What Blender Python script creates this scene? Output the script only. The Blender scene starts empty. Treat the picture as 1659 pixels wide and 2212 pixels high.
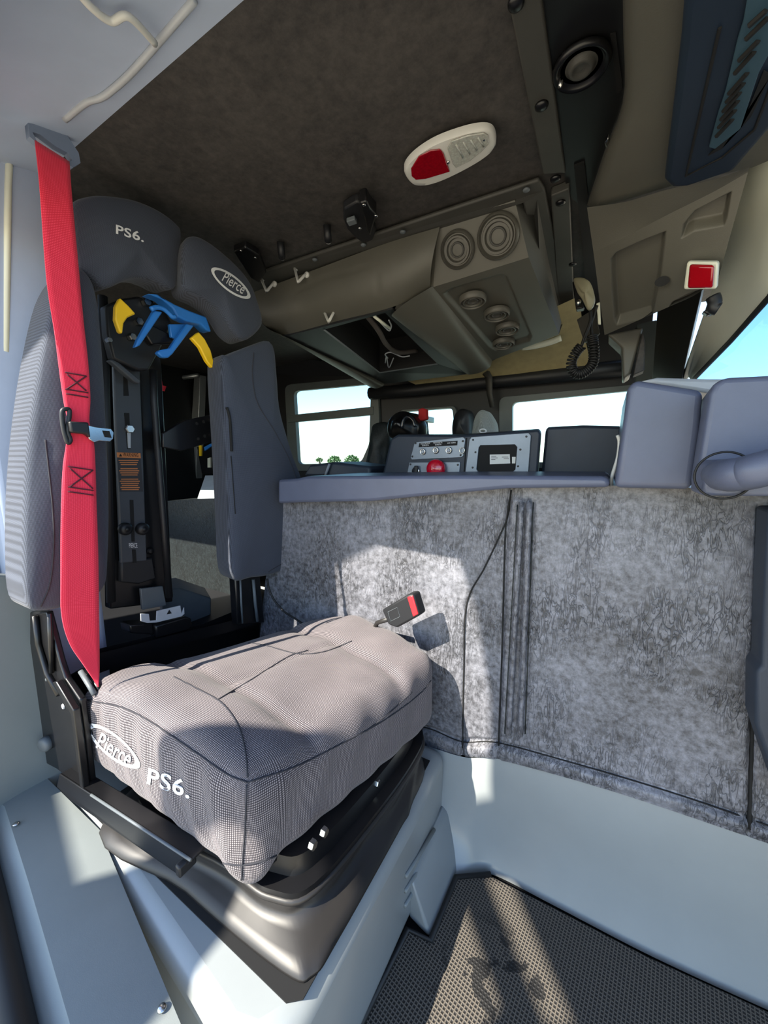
import bpy, bmesh, math, random
from mathutils import Vector, Matrix
from mathutils.geometry import tessellate_polygon
from mathutils.bvhtree import BVHTree

random.seed(7)
sc = bpy.context.scene
COL = sc.collection

# ------------------------------------------------------------------ camera
W, H = 1659.0, 2212.0
FPX = 830.0
YAW = math.radians(30.0)
PIT = math.atan(119.0 / 830.0)
CAM = Vector((0.0, 0.0, 1.0))
FWD = Vector((-math.sin(YAW) * math.cos(PIT), math.cos(YAW) * math.cos(PIT), -math.sin(PIT)))
RGT = Vector((math.cos(YAW), math.sin(YAW), 0.0))
UPV = RGT.cross(FWD)
cam_data = bpy.data.cameras.new('camera')
cam_data.sensor_fit = 'HORIZONTAL'
cam_data.sensor_width = 36.0
cam_data.lens = FPX / W * 36.0
cam_data.clip_start = 0.02
cam_data.clip_end = 400.0
cam = bpy.data.objects.new('camera', cam_data)
COL.objects.link(cam)
rot = Matrix((RGT, UPV, -FWD)).transposed()
cam.matrix_world = Matrix.Translation(CAM) @ rot.to_4x4()
sc.camera = cam

# ------------------------------------------------------------------ light
sc.view_settings.view_transform = 'Standard'
sc.view_settings.look = 'None'
sc.view_settings.gamma = 1.0
sc.view_settings.use_curve_mapping = False
sc.view_settings.exposure = 1.08
SUN_A = math.radians(25.0)          # swing of the sun from the officer side towards the rear
SUN_E = math.radians(43.0)
SDIR = Vector((-math.sin(SUN_A) * math.cos(SUN_E), -math.cos(SUN_A) * math.cos(SUN_E), math.sin(SUN_E)))
world = bpy.data.worlds.new('sky')
sc.world = world
world.use_nodes = True
wn = world.node_tree
bg = wn.nodes['Background']
sky = wn.nodes.new('ShaderNodeTexSky')
sky.sky_type = 'NISHITA'
sky.sun_disc = False
sky.sun_elevation = SUN_E
sky.sun_rotation = math.atan2(SDIR.x, SDIR.y)
sky.air_density = 1.0
sky.dust_density = 0.35
sky.ozone_density = 1.5
wn.links.new(sky.outputs[0], bg.inputs[0])
bg.inputs[1].default_value = 0.25
sun_data = bpy.data.lights.new('sun', 'SUN')
sun_data.energy = 7.0
sun_data.color = (1.0, 0.93, 0.80)
sun_data.angle = math.radians(0.35)
sun = bpy.data.objects.new('sun', sun_data)
COL.objects.link(sun)
sun.rotation_euler = (-SDIR).to_track_quat('-Z', 'Y').to_euler()
sun.location = (-4, -8, 8)


# ------------------------------------------------------------------ helpers
def P(px, py, **k):
    """the point of the cab seen at that place of the photograph, on a plane x=, y= or z="""
    d = FWD + RGT * ((px - 829.5) / FPX) - UPV * ((py - 1106.0) / FPX)
    for a, v in k.items():
        if a == 'd':
            return CAM + d * v
        i = 'xyz'.index(a)
        return CAM + d * ((v - CAM[i]) / d[i])


def PP(pts, **k):
    return [P(x, y, **k) for x, y in pts]


def proj(p):
    v = p - CAM
    d = v.dot(FWD)
    return (829.5 + FPX * v.dot(RGT) / d, 1106.0 - FPX * v.dot(UPV) / d)


def srgb(c):
    return tuple(((x / 255.0) / 12.92 if x <= 10 else (((x / 255.0) + 0.055) / 1.055) ** 2.4) for x in c) + (1.0,)


def tag(o, label=None, cat=None, group=None, kind=None):
    if label: o['label'] = label
    if cat: o['category'] = cat
    if group: o['group'] = group
    if kind: o['kind'] = kind
    return o


def root_of(o):
    while o.parent is not None:
        o = o.parent
    return o


def thing(name, label, cat, loc, group=None):
    o = bpy.data.objects.new(name, None)
    o.empty_display_size = 0.05
    COL.objects.link(o)
    o.location = loc
    return tag(o, label, cat, group)


def obj(name, verts, faces, mat, parent=None, smooth=False, bevel=0.0, bseg=2, solid=0.0, sub=0, uv=None, off=0.0, angle=None):
    """ONE mesh object from world-space verts; under a parent the verts become local to its root"""
    verts = [Vector(v) for v in verts]
    if parent is not None:
        o0 = root_of(parent).location.copy()
    else:
        o0 = Vector((0, 0, 0))
        for v in verts: o0 += v
        o0 /= max(1, len(verts))
    me = bpy.data.meshes.new(name)
    me.from_pydata([v - o0 for v in verts], [], faces)
    me.validate()
    if uv is not None:
        ul = me.uv_layers.new(name='UVMap')
        for li, l in enumerate(me.loops):
            ul.data[li].uv = uv[l.vertex_index]
    bm = bmesh.new()
    bm.from_mesh(me)
    bmesh.ops.recalc_face_normals(bm, faces=bm.faces)
    bm.to_mesh(me)
    bm.free()
    o = bpy.data.objects.new(name, me)
    COL.objects.link(o)
    if parent is not None:
        o.parent = parent
    else:
        o.location = o0
    me.materials.append(mat)
    if smooth:
        for p in me.polygons: p.use_smooth = True
    if solid:
        m = o.modifiers.new('solid', 'SOLIDIFY')
        m.thickness = solid
        m.offset = off
    if bevel:
        m = o.modifiers.new('bevel', 'BEVEL')
        m.width = bevel
        m.segments = bseg
        m.limit_method = 'ANGLE'
        m.angle_limit = math.radians(35)
        m.harden_normals = False
        for p in me.polygons: p.use_smooth = True
        angle = angle or 40
    if sub:
        m = o.modifiers.new('sub', 'SUBSURF')
        m.levels = sub
        m.render_levels = sub
    if angle:
        try:
            me.set_sharp_from_angle(angle=math.radians(angle))
        except Exception:
            pass
    return o


def join(*geos):
    V, F = [], []
    for v, f in geos:
        n = len(V)
        V += list(v)
        F += [tuple(i + n for i in q) for q in f]
    return V, F


def g_box(c, s, ax=None):
    ax = ax or (Vector((1, 0, 0)), Vector((0, 1, 0)), Vector((0, 0, 1)))
    c = Vector(c)
    V = []
    for i in (-1, 1):
        for j in (-1, 1):
            for k in (-1, 1):
                V.append(c + ax[0] * (i * s[0] / 2) + ax[1] * (j * s[1] / 2) + ax[2] * (k * s[2] / 2))
    return V, [(0, 1, 3, 2), (4, 6, 7, 5), (0, 4, 5, 1), (2, 3, 7, 6), (0, 2, 6, 4), (1, 5, 7, 3)]


def g_prism(pts, vec):
    pts = [Vector(p) for p in pts]
    vec = Vector(vec)
    n = len(pts)
    return pts + [p + vec for p in pts], [tuple(range(n)), tuple(range(2 * n - 1, n - 1, -1))] + \
        [(i, (i + 1) % n, n + (i + 1) % n, n + i) for i in range(n)]


def g_plate_holes(outer, holes, vec):
    """polygon with holes, extruded by vec"""
    loops = [[Vector(p) for p in outer]] + [[Vector(p) for p in h] for h in holes]
    tris = tessellate_polygon(loops)
    flat = [p for l in loops for p in l]
    n = len(flat)
    vec = Vector(vec)
    V = flat + [p + vec for p in flat]
    F = [tuple(t) for t in tris] + [tuple(i + n for i in reversed(t)) for t in tris]
    k = 0
    for l in loops:
        m = len(l)
        for i in range(m):
            a, b = k + i, k + (i + 1) % m
            F.append((a, b, b + n, a + n))
        k += m
    return V, F


def frame_of(d):
    d = Vector(d).normalized()
    a = Vector((0, 0, 1)) if abs(d.z) < 0.9 else Vector((1, 0, 0))
    u = d.cross(a).normalized()
    return u, d.cross(u).normalized(), d


def g_tube(pts, r, n=10, closed=False):
    pts = [Vector(p) for p in pts]
    m = len(pts)
    rs = r if isinstance(r, (list, tuple)) else [r] * m
    V, F = [], []
    u = None
    for i, p in enumerate(pts):
        if closed:
            d = pts[(i + 1) % m] - pts[i - 1]
        else:
            d = pts[min(i + 1, m - 1)] - pts[max(i - 1, 0)]
        d = d.normalized()
        if u is None:
            u, w, _ = frame_of(d)
        else:
            u = (u - d * u.dot(d)).normalized()
            w = d.cross(u).normalized()
        for k in range(n):
            a = 2 * math.pi * k / n
            V.append(p + u * (math.cos(a) * rs[i]) + w * (math.sin(a) * rs[i]))
    for i in range(m if closed else m - 1):
        for k in range(n):
            a, b = i * n + k, i * n + (k + 1) % n
            c, d2 = ((i + 1) % m) * n + (k + 1) % n, ((i + 1) % m) * n + k
            F.append((a, b, c, d2))
    if not closed:
        F.append(tuple(range(n - 1, -1, -1)))
        F.append(tuple(range((m - 1) * n, m * n)))
    return V, F


def g_lathe(prof, c, axis, n=24, sx=1.0, u=None):
    """profile [(radius, height)] turned about axis at c"""
    c = Vector(c)
    if u is None:
        u, w, d = frame_of(axis)
    else:
        d = Vector(axis).normalized()
        u = (Vector(u) - d * Vector(u).dot(d)).normalized()
        w = d.cross(u)
    V, F = [], []
    for r, h in prof:
        for k in range(n):
            a = 2 * math.pi * k / n
            V.append(c + u * (r * sx * math.cos(a)) + w * (r * math.sin(a)) + d * h)
    for i in range(len(prof) - 1):
        for k in range(n):
            F.append((i * n + k, i * n + (k + 1) % n, (i + 1) * n + (k + 1) % n, (i + 1) * n + k))
    if prof[0][0] > 1e-6: F.append(tuple(range(n - 1, -1, -1)))
    if prof[-1][0] > 1e-6: F.append(tuple(range((len(prof) - 1) * n, len(prof) * n)))
    return V, F


def g_loft(rows, cap=False, closed=False):
    rows = [[Vector(p) for p in r] for r in rows]
    n = len(rows[0])
    V = [p for r in rows for p in r]
    F = []
    for i in range(len(rows) - 1):
        for k in range(n if closed else n - 1):
            F.append((i * n + k, i * n + (k + 1) % n, (i + 1) * n + (k + 1) % n, (i + 1) * n + k))
    if cap:
        F.append(tuple(range(n - 1, -1, -1)))
        F.append(tuple(range((len(rows) - 1) * n, len(rows) * n)))
    return V, F


def spline(pts, n, closed=False):
    pts = [Vector(p) for p in pts]
    m = len(pts)
    out = []
    seg = m if closed else m - 1
    for i in range(n):
        t = i / n * seg if closed else i / (n - 1) * seg
        k = min(int(t), seg - 1)
        t -= k
        if closed:
            a, b, c, d = (pts[(k + j) % m] for j in (-1, 0, 1, 2))
        else:
            b, c = pts[k], pts[k + 1]
            a = pts[k - 1] if k > 0 else b * 2 - c
            d = pts[k + 2] if k + 2 < m else c * 2 - b
        out.append(0.5 * (2 * b + (c - a) * t + (2 * a - 5 * b + 4 * c - d) * t * t + (3 * b - a - 3 * c + d) * t ** 3))
    return out


def g_pillow(outline, back, bulge, n=64, edge=0.018, rings=7, sp=True):
    """padded cushion: an outline, its domed front, rounded edge and the depth behind it (back = vector)"""
    o = spline(outline, n, True) if sp else [Vector(p) for p in outline]
    n = len(o)
    c = Vector((0, 0, 0))
    for p in o: c += p
    c /= n
    back = Vector(back)
    nb = back.normalized()
    L = back.length
    rows = []
    # rear rim, then the front edge roll, then the dome
    rows.append([c + (p - c) * 0.5 + back for p in o])
    rows.append([c + (p - c) * 0.96 + back for p in o])
    rows.append([p + nb * (L * 0.9) for p in o])
    rows.append([p + nb * (edge * 1.0) for p in o])
    for a in (25, 50, 72):
        s = edge * (1 - math.cos(math.radians(a)))
        h = edge * (1 - math.sin(math.radians(a)))
        rows.append([p - (p - c).normalized() * s + nb * h for p in o])
    for i in range(1, rings + 1):
        t = i / rings
        f = 1 - t * 0.97
        rows.append([c + ((p - (p - c).normalized() * edge) - c) * f - nb * (bulge * (1 - f * f)) for p in o])
    return g_loft(rows, cap=True, closed=True)


def g_rbox(hx, hy, hz, r, nx, ny, nz, deform=None):
    """rounded box as a dense grid shell; deform(p, q) gets rounded and unrounded points. returns verts, faces, uv"""
    idx, V, F, Q, UV = {}, [], [], [], []

    def vid(p, ax):
        key = (round(p.x, 6), round(p.y, 6), round(p.z, 6), ax)
        if key not in idx:
            q = Vector((max(-hx + r, min(hx - r, p.x)), max(-hy + r, min(hy - r, p.y)), max(-hz + r, min(hz - r, p.z))))
            d = p - q
            s = q + d.normalized() * r if d.length > 1e-9 else p.copy()
            idx[key] = len(V)
            V.append(deform(s, p) if deform else s)
            UV.append([(p.y, p.z), (p.x, p.z), (p.x, p.y)][ax])
        return idx[key]
    dims = ((hx, nx), (hy, ny), (hz, nz))

    def spc(h, n):
        return [h * math.sin(math.pi / 2 * (2 * i / n - 1)) * 0.35 + h * (2 * i / n - 1) * 0.65 for i in range(n + 1)]
    for ax in range(3):
        b, c = [i for i in range(3) if i != ax]
        gb, gc = spc(*dims[b]), spc(*dims[c])
        for sg in (-1, 1):
            for i in range(len(gb) - 1):
                for j in range(len(gc) - 1):
                    q = []
                    for (ii, jj) in ((i, j), (i + 1, j), (i + 1, j + 1), (i, j + 1)):
                        p = [0, 0, 0]
                        p[ax] = sg * dims[ax][0]
                        p[b] = gb[ii]
                        p[c] = gc[jj]
                        q.append(vid(Vector(p), ax))
                    F.append(tuple(q))
    return V, F, UV


def weld(o, d=1e-5):
    bm = bmesh.new()
    bm.from_mesh(o.data)
    bmesh.ops.remove_doubles(bm, verts=bm.verts, dist=d)
    bmesh.ops.recalc_face_normals(bm, faces=bm.faces)
    bm.to_mesh(o.data)
    bm.free()
    return o


def sd_poly(p, poly):
    """signed distance in pixels, negative inside"""
    x, y = p
    d = 1e18
    s = False
    n = len(poly)
    j = n - 1
    for i in range(n):
        ax, ay = poly[i]
        bx, by = poly[j]
        ex, ey = bx - ax, by - ay
        wx, wy = x - ax, y - ay
        t = max(0.0, min(1.0, (wx * ex + wy * ey) / (ex * ex + ey * ey + 1e-12)))
        dx, dy = wx - ex * t, wy - ey * t
        d = min(d, dx * dx + dy * dy)
        if (ay > y) != (by > y) and x < (bx - ax) * (y - ay) / (by - ay) + ax:
            s = not s
        j = i
    d = math.sqrt(d)
    return -d if s else d


def sd_line(p, pl):
    x, y = p
    d = 1e18
    for i in range(len(pl) - 1):
        ax, ay = pl[i]
        bx, by = pl[i + 1]
        ex, ey = bx - ax, by - ay
        t = max(0.0, min(1.0, ((x - ax) * ex + (y - ay) * ey) / (ex * ex + ey * ey + 1e-12)))
        d = min(d, (x - ax - ex * t) ** 2 + (y - ay - ey * t) ** 2)
    return math.sqrt(d)


def sstep(a, b, x):
    t = max(0.0, min(1.0, (x - a) / (b - a)))
    return t * t * (3 - 2 * t)


def g_relief(A, B, C, D, n, m, feats, normal=None, curve=None):
    """moulded panel: grid over the quad A B C D (A-B top, D-C bottom) with pockets and ribs pressed in along its normal"""
    A, B, C, D = (Vector(q) for q in (A, B, C, D))
    nv = normal or (B - A).cross(D - A).normalized()
    if (CAM - A).dot(nv) < 0: nv = -nv
    rows = []
    for j in range(m + 1):
        v = j / m
        r = []
        for i in range(n + 1):
            u = i / n
            p = (A * (1 - u) + B * u) * (1 - v) + (D * (1 - u) + C * u) * v
            if curve: p = p + nv * curve(u, v)
            q = proj(p)
            h = 0.0
            for kind, geo, depth, w in feats:
                if kind == 'pocket':
                    h -= depth * (1 - sstep(-w, 0.0, sd_poly(q, geo)))
                elif kind == 'rib':
                    d = sd_line(q, geo)
                    if d < w: h += depth * math.cos(d / w * math.pi / 2)
            r.append(p + nv * h)
        rows.append(r)
    return g_loft(rows)


def text_geo(s, shear=0.0, offset=0.0, spacing=1.0, align=None):
    cu = bpy.data.curves.new('t', 'FONT')
    cu.body = s
    cu.shear = shear
    cu.offset = offset
    cu.space_character = spacing
    cu.resolution_u = 4
    if align: cu.align_x = align
    o = bpy.data.objects.new('t', cu)
    me = bpy.data.meshes.new_from_object(o)
    V = [(v.co.x, v.co.y) for v in me.vertices]
    F = [tuple(p.vertices) for p in me.polygons]
    bpy.data.objects.remove(o)
    bpy.data.meshes.remove(me)
    x0, x1 = min(v[0] for v in V), max(v[0] for v in V)
    y0, y1 = min(v[1] for v in V), max(v[1] for v in V)
    return [((x - x0) / (x1 - x0), (y - y0) / (y1 - y0)) for x, y in V], F


def lay(V2, O, U, V, lift, target=None, nrm=None):
    """2D shapes laid on the plane O,U,V (and onto target's surface along nrm)"""
    n = nrm.normalized() if nrm is not None else U.cross(V).normalized()
    if (CAM - O).dot(n) < 0: n = -n
    bvh = None
    if target is not None:
        mw = root_of(target).location if target.parent is None else root_of(target).location
        me = target.data
        off = root_of(target).location
        bvh = BVHTree.FromPolygons([v.co + off for v in me.vertices], [tuple(p.vertices) for p in me.polygons])
    out = []
    for x, y in V2:
        p = O + U * x + V * y
        if bvh:
            h = bvh.ray_cast(p + n * 0.15, -n, 0.4)
            if h[0] is not None: p = h[0]
        out.append(p + n * lift)
    return out


def ring2(a, b, t, n=48):
    """ellipse ring in the unit square, thickness t (fraction of height)"""
    V, F = [], []
    for i in range(n):
        c, s = math.cos(2 * math.pi * i / n), math.sin(2 * math.pi * i / n)
        V += [(0.5 + 0.5 * c, 0.5 + 0.5 * s), (0.5 + (0.5 - t * a) * c, 0.5 + (0.5 - t * b) * s)]
    for i in range(n):
        j = (i + 1) % n
        F.append((2 * i, 2 * j, 2 * j + 1, 2 * i + 1))
    return V, F


# ------------------------------------------------------------------ materials
def newmat(name):
    m = bpy.data.materials.new(name)
    m.use_nodes = True
    nt = m.node_tree
    b = nt.nodes['Principled BSDF']
    return m, nt, b


def N(nt, t, **k):
    n = nt.nodes.new(t)
    for a, v in k.items():
        if a in n.inputs: n.inputs[a].default_value = v
        else: setattr(n, a, v)
    return n


def coords(nt, scale=(1, 1, 1), kind='Object'):
    tc = N(nt, 'ShaderNodeTexCoord')
    mp = N(nt, 'ShaderNodeMapping')
    mp.inputs['Scale'].default_value = scale
    nt.links.new(tc.outputs[kind], mp.inputs[0])
    return mp.outputs[0]


def ramp(nt, fac, stops):
    r = N(nt, 'ShaderNodeValToRGB')
    e = r.color_ramp.elements
    while len(e) < len(stops): e.new(0.5)
    for el, (p, c) in zip(e, stops):
        el.position = p
        el.color = c
    nt.links.new(fac, r.inputs[0])
    return r.outputs[0]


def bump(nt, b, h, strength, dist):
    n = N(nt, 'ShaderNodeBump')
    n.inputs['Strength'].default_value = strength
    n.inputs['Distance'].default_value = dist
    nt.links.new(h, n.inputs['Height'])
    nt.links.new(n.outputs[0], b.inputs['Normal'])


def M_plain(name, c, rough=0.5, metal=0.0, var=0.12, vs=9.0, grain=0.0, gs=900.0, coat=0.0, spec=0.5):
    m, nt, b = newmat(name)
    col = srgb(c)
    no = N(nt, 'ShaderNodeTexNoise', Scale=vs, Detail=5.0, Roughness=0.6)
    nt.links.new(coords(nt), no.inputs['Vector'])
    lo = tuple(x * (1 - var) for x in col[:3]) + (1,)
    hi = tuple(min(1, x * (1 + var)) for x in col[:3]) + (1,)
    nt.links.new(ramp(nt, no.outputs[0], [(0.3, lo), (0.7, hi)]), b.inputs['Base Color'])
    b.inputs['Roughness'].default_value = rough
    b.inputs['Metallic'].default_value = metal
    b.inputs['Coat Weight'].default_value = coat
    b.inputs['Specular IOR Level'].default_value = spec
    if grain:
        g = N(nt, 'ShaderNodeTexNoise', Scale=gs, Detail=2.0)
        nt.links.new(coords(nt), g.inputs['Vector'])
        bump(nt, b, g.outputs[0], grain, 0.0006)
    return m


def M_weave(name, lo, hi, scale, rough=0.9, bs=0.35, kind='UV'):
    m, nt, b = newmat(name)
    uvc = coords(nt, (scale, scale, scale), kind)
    sep = N(nt, 'ShaderNodeSeparateXYZ')
    nt.links.new(uvc, sep.inputs[0])

    def wave(o):
        s = N(nt, 'ShaderNodeMath', operation='SINE')
        nt.links.new(o, s.inputs[0])
        a = N(nt, 'ShaderNodeMath', operation='MULTIPLY_ADD')
        a.inputs[1].default_value = 0.5
        a.inputs[2].default_value = 0.5
        nt.links.new(s.outputs[0], a.inputs[0])
        return a.outputs[0]
    mu = N(nt, 'ShaderNodeMath', operation='MULTIPLY')
    nt.links.new(wave(sep.outputs[0]), mu.inputs[0])
    nt.links.new(wave(sep.outputs[1]), mu.inputs[1])
    no = N(nt, 'ShaderNodeTexNoise', Scale=14.0, Detail=6.0)
    nt.links.new(coords(nt), no.inputs['Vector'])
    ad = N(nt, 'ShaderNodeMath', operation='MULTIPLY_ADD')
    ad.inputs[1].default_value = 0.25
    nt.links.new(no.outputs[0], ad.inputs[0])
    nt.links.new(mu.outputs[0], ad.inputs[2])
    nt.links.new(ramp(nt, ad.outputs[0], [(0.18, srgb(lo)), (0.75, srgb(hi))]), b.inputs['Base Color'])
    b.inputs['Roughness'].default_value = rough
    b.inputs['Sheen Weight'].default_value = 0.12
    b.inputs['Specular IOR Level'].default_value = 0.2
    bump(nt, b, mu.outputs[0], bs, 0.0012)
    return m


def M_vinyl(name, lo, hi, crease, rough=0.5, scale=1.0, gmin=0.06, bs=0.5, gmax=0.7):
    """soft mottled hide: blotchy colour with dark creases"""
    m, nt, b = newmat(name)
    v = coords(nt, (scale, scale, scale))
    n1 = N(nt, 'ShaderNodeTexNoise', Scale=75.0, Detail=6.0, Roughness=0.7)
    n2 = N(nt, 'ShaderNodeTexNoise', Scale=5.0, Detail=3.0)
    nt.links.new(v, n1.inputs['Vector'])
    nt.links.new(v, n2.inputs['Vector'])
    mx = N(nt, 'ShaderNodeMath', operation='MULTIPLY_ADD')
    mx.inputs[1].default_value = 0.55
    nt.links.new(n2.outputs[0], mx.inputs[0])
    nt.links.new(n1.outputs[0], mx.inputs[2])
    colr = ramp(nt, mx.outputs[0], [(0.58, srgb(lo)), (0.98, srgb(hi))])
    # creases: thin wandering lines of two stretched fields, gated by patches
    def lines(sc, rotn, width):
        mp = N(nt, 'ShaderNodeMapping')
        mp.inputs['Scale'].default_value = sc
        mp.inputs['Rotation'].default_value = rotn
        nt.links.new(v, mp.inputs[0])
        q = N(nt, 'ShaderNodeTexNoise', Scale=1.0, Detail=2.0, Roughness=0.5, Distortion=0.9)
        nt.links.new(mp.outputs[0], q.inputs['Vector'])
        su = N(nt, 'ShaderNodeMath', operation='SUBTRACT')
        su.inputs[1].default_value = 0.5
        nt.links.new(q.outputs[0], su.inputs[0])
        ab = N(nt, 'ShaderNodeMath', operation='ABSOLUTE')
        nt.links.new(su.outputs[0], ab.inputs[0])
        return ramp(nt, ab.outputs[0], [(0.0, (1, 1, 1, 1)), (width * 1.3, (0, 0, 0, 1))])
    ea, eb = lines((64, 40, 17), (0, 0.75, 0), 0.035), lines((90, 50, 26), (0, -0.55, 0), 0.03)
    emx = N(nt, 'ShaderNodeMath', operation='MAXIMUM')
    nt.links.new(ea, emx.inputs[0])
    nt.links.new(eb, emx.inputs[1])
    edge = emx.outputs[0]
    gate = N(nt, 'ShaderNodeTexNoise', Scale=7.0, Detail=3.0)
    nt.links.new(v, gate.inputs['Vector'])
    gr = ramp(nt, gate.outputs[0], [(0.42, (gmin,) * 3 + (1,)), (0.60, (gmax,) * 3 + (1,))])
    gm = N(nt, 'ShaderNodeMath', operation='MULTIPLY')
    nt.links.new(edge, gm.inputs[0])
    nt.links.new(gr, gm.inputs[1])
    mix = N(nt, 'ShaderNodeMix', data_type='RGBA')
    nt.links.new(gm.outputs[0], mix.inputs[0])
    nt.links.new(colr, mix.inputs[6])
    mix.inputs[7].default_value = srgb(crease)
    nt.links.new(mix.outputs[2], b.inputs['Base Color'])
    b.inputs['Roughness'].default_value = rough
    sb = N(nt, 'ShaderNodeMath', operation='SUBTRACT')
    nt.links.new(n1.outputs[0], sb.inputs[0])
    nt.links.new(gm.outputs[0], sb.inputs[1])
    bump(nt, b, sb.outputs[0], bs, 0.0025)
    return m


def M_glass(name, tint=(0.93, 0.97, 0.96)):
    m, nt, b = newmat(name)
    out = nt.nodes['Material Output']
    tr = N(nt, 'ShaderNodeBsdfTransparent')
    tr.inputs[0].default_value = tint + (1,)
    gl = N(nt, 'ShaderNodeBsdfGlossy')
    gl.inputs['Roughness'].default_value = 0.02
    fr = N(nt, 'ShaderNodeFresnel')
    fr.inputs['IOR'].default_value = 1.3
    mx = N(nt, 'ShaderNodeMixShader')
    nt.links.new(fr.outputs[0], mx.inputs[0])
    nt.links.new(tr.outputs[0], mx.inputs[1])
    nt.links.new(gl.outputs[0], mx.inputs[2])
    nt.links.new(mx.outputs[0], out.inputs[0])
    nt.nodes.remove(b)
    return m


def M_lens(name, c, rough=0.12):
    m, nt, b = newmat(name)
    v = N(nt, 'ShaderNodeTexVoronoi', Scale=220.0)
    nt.links.new(coords(nt), v.inputs['Vector'])
    col = srgb(c)
    nt.links.new(ramp(nt, v.outputs['Distance'], [(0.1, col), (0.9, tuple(x * 0.75 for x in col[:3]) + (1,))]), b.inputs['Base Color'])
    b.inputs['Roughness'].default_value = rough
    b.inputs['Coat Weight'].default_value = 0.6
    b.inputs['Subsurface Weight'].default_value = 0.15
    bump(nt, b, v.outputs['Distance'], 0.3, 0.001)
    return m


def M_mat(name):
    """dark rubber with a raised square grid and spilt-water stains"""
    m, nt, b = newmat(name)
    uvc = coords(nt, (1, 1, 1))
    mp = N(nt, 'ShaderNodeMapping')
    mp.inputs['Scale'].default_value = (1000, 1000, 0)
    mp.inputs['Rotation'].default_value = (0, 0, math.radians(8))
    nt.links.new(uvc, mp.inputs[0])
    sep = N(nt, 'ShaderNodeSeparateXYZ')
    nt.links.new(mp.outputs[0], sep.inputs[0])
    hs = []
    for k in (0, 1):
        s = N(nt, 'ShaderNodeMath', operation='SINE')
        nt.links.new(sep.outputs[k], s.inputs[0])
        a = N(nt, 'ShaderNodeMath', operation='ABSOLUTE')
        hs.append(s)
    mxx = N(nt, 'ShaderNodeMath', operation='MAXIMUM')
    nt.links.new(hs[0].outputs[0], mxx.inputs[0])
    nt.links.new(hs[1].outputs[0], mxx.inputs[1])
    grid = ramp(nt, mxx.outputs[0], [(0.25, srgb((30, 28, 27))), (0.8, srgb((98, 91, 82)))])
    st = N(nt, 'ShaderNodeTexNoise', Scale=16.0, Detail=5.0)
    nt.links.new(uvc, st.inputs['Vector'])
    sm = ramp(nt, st.outputs[0], [(0.57, (0, 0, 0, 1)), (0.585, (1, 1, 1, 1))])
    # stains only around the spot in front of the seat
    dv = N(nt, 'ShaderNodeVectorMath', operation='DISTANCE')
    tc = N(nt, 'ShaderNodeTexCoord')
    nt.links.new(tc.outputs['Object'], dv.inputs[0])
    m['stain'] = 1
    near = ramp(nt, dv.outputs['Value'], [(0.08, (1, 1, 1, 1)), (0.14, (0, 0, 0, 1))])
    mm = N(nt, 'ShaderNodeMath', operation='MULTIPLY')
    nt.links.new(sm, mm.inputs[0])
    nt.links.new(near, mm.inputs[1])
    mix = N(nt, 'ShaderNodeMix', data_type='RGBA')
    nt.links.new(mm.outputs[0], mix.inputs[0])
    nt.links.new(grid, mix.inputs[6])
    mix.inputs[7].default_value = srgb((24, 23, 23))
    nt.links.new(mix.outputs[2], b.inputs['Base Color'])
    b.inputs['Roughness'].default_value = 0.75
    bump(nt, b, mxx.outputs[0], 0.5, 0.002)
    return m, dv


def M_striped(name, c0, c1, n, vertical=False, duty=0.5):
    m, nt, b = newmat(name)
    return m


vinyl = M_vinyl('grey_vinyl', (58, 58, 62), (132, 133, 141), (26, 26, 27), rough=0.42)
vinyl_dark = M_vinyl('dark_vinyl', (14, 18, 19), (38, 46, 48), (10, 11, 11))
headliner = M_vinyl('headliner_vinyl', (44, 42, 41), (72, 68, 65), (44, 42, 40), rough=0.7, scale=0.8, gmin=0.0, bs=0.2, gmax=0.0)
pad = M_weave('pad_fabric', (52, 56, 66), (84, 90, 104), 3600.0, bs=0.15)
seatcloth = M_weave('seat_fabric', (52, 48, 53), (158, 149, 150), 2100.0)
dashp = M_plain('dash_plastic', (84, 90, 110), 0.42, grain=0.25, var=0.08)
dashdark = M_plain('dark_plastic', (40, 48, 60), 0.55, grain=0.25)
olive = M_plain('console_plastic', (82, 80, 72), 0.5, grain=0.35, gs=700, var=0.06)
olive_dark = M_plain('console_pocket', (62, 61, 57), 0.55, grain=0.3)
ventm = M_plain('vent_plastic', (80, 78, 71), 0.45)
paint = M_plain('grey_paint', (138, 143, 144), 0.38, var=0.05, vs=5, coat=0.2)
pillarm = M_plain('pillar_paint_hazed', (178, 190, 212), 0.5, var=0.05)  # flare haze mixed into the colour: lighter and bluer than the likely grey paint
sillm = M_plain('sill_paint', (118, 124, 124), 0.45, var=0.06, vs=4, grain=0.15)
black = M_plain('black_metal', (17, 17, 19), 0.32, var=0.2, spec=0.5)
blackp = M_plain('black_plastic', (24, 25, 28), 0.5)
boot = M_plain('black_rubber_boot', (36, 34, 33), 0.45, var=0.25, vs=6)
void = M_plain('void_black', (8, 8, 9), 0.8)
steel = M_plain('bright_steel', (190, 190, 188), 0.22, metal=1.0)
alum = M_plain('aluminium', (168, 172, 172), 0.35, metal=0.7)
towerm = M_plain('tower_plate', (58, 62, 68), 0.5)
redbelt = M_weave('red_webbing', (214, 40, 64), (236, 70, 92), 2600.0, rough=0.7, bs=0.2)
stitch = M_plain('dark_thread', (70, 22, 36), 0.9)
seamm = M_plain('seam_thread', (46, 46, 52), 0.9)
yellow = M_plain('yellow_paint', (246, 198, 30), 0.45, var=0.04)
blue = M_plain('blue_paint', (44, 118, 196), 0.4, var=0.06)
white = M_plain('white_print', (225, 225, 225), 0.7, var=0.02)
orange = M_plain('orange_print', (190, 120, 70), 0.8, var=0.02)
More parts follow.
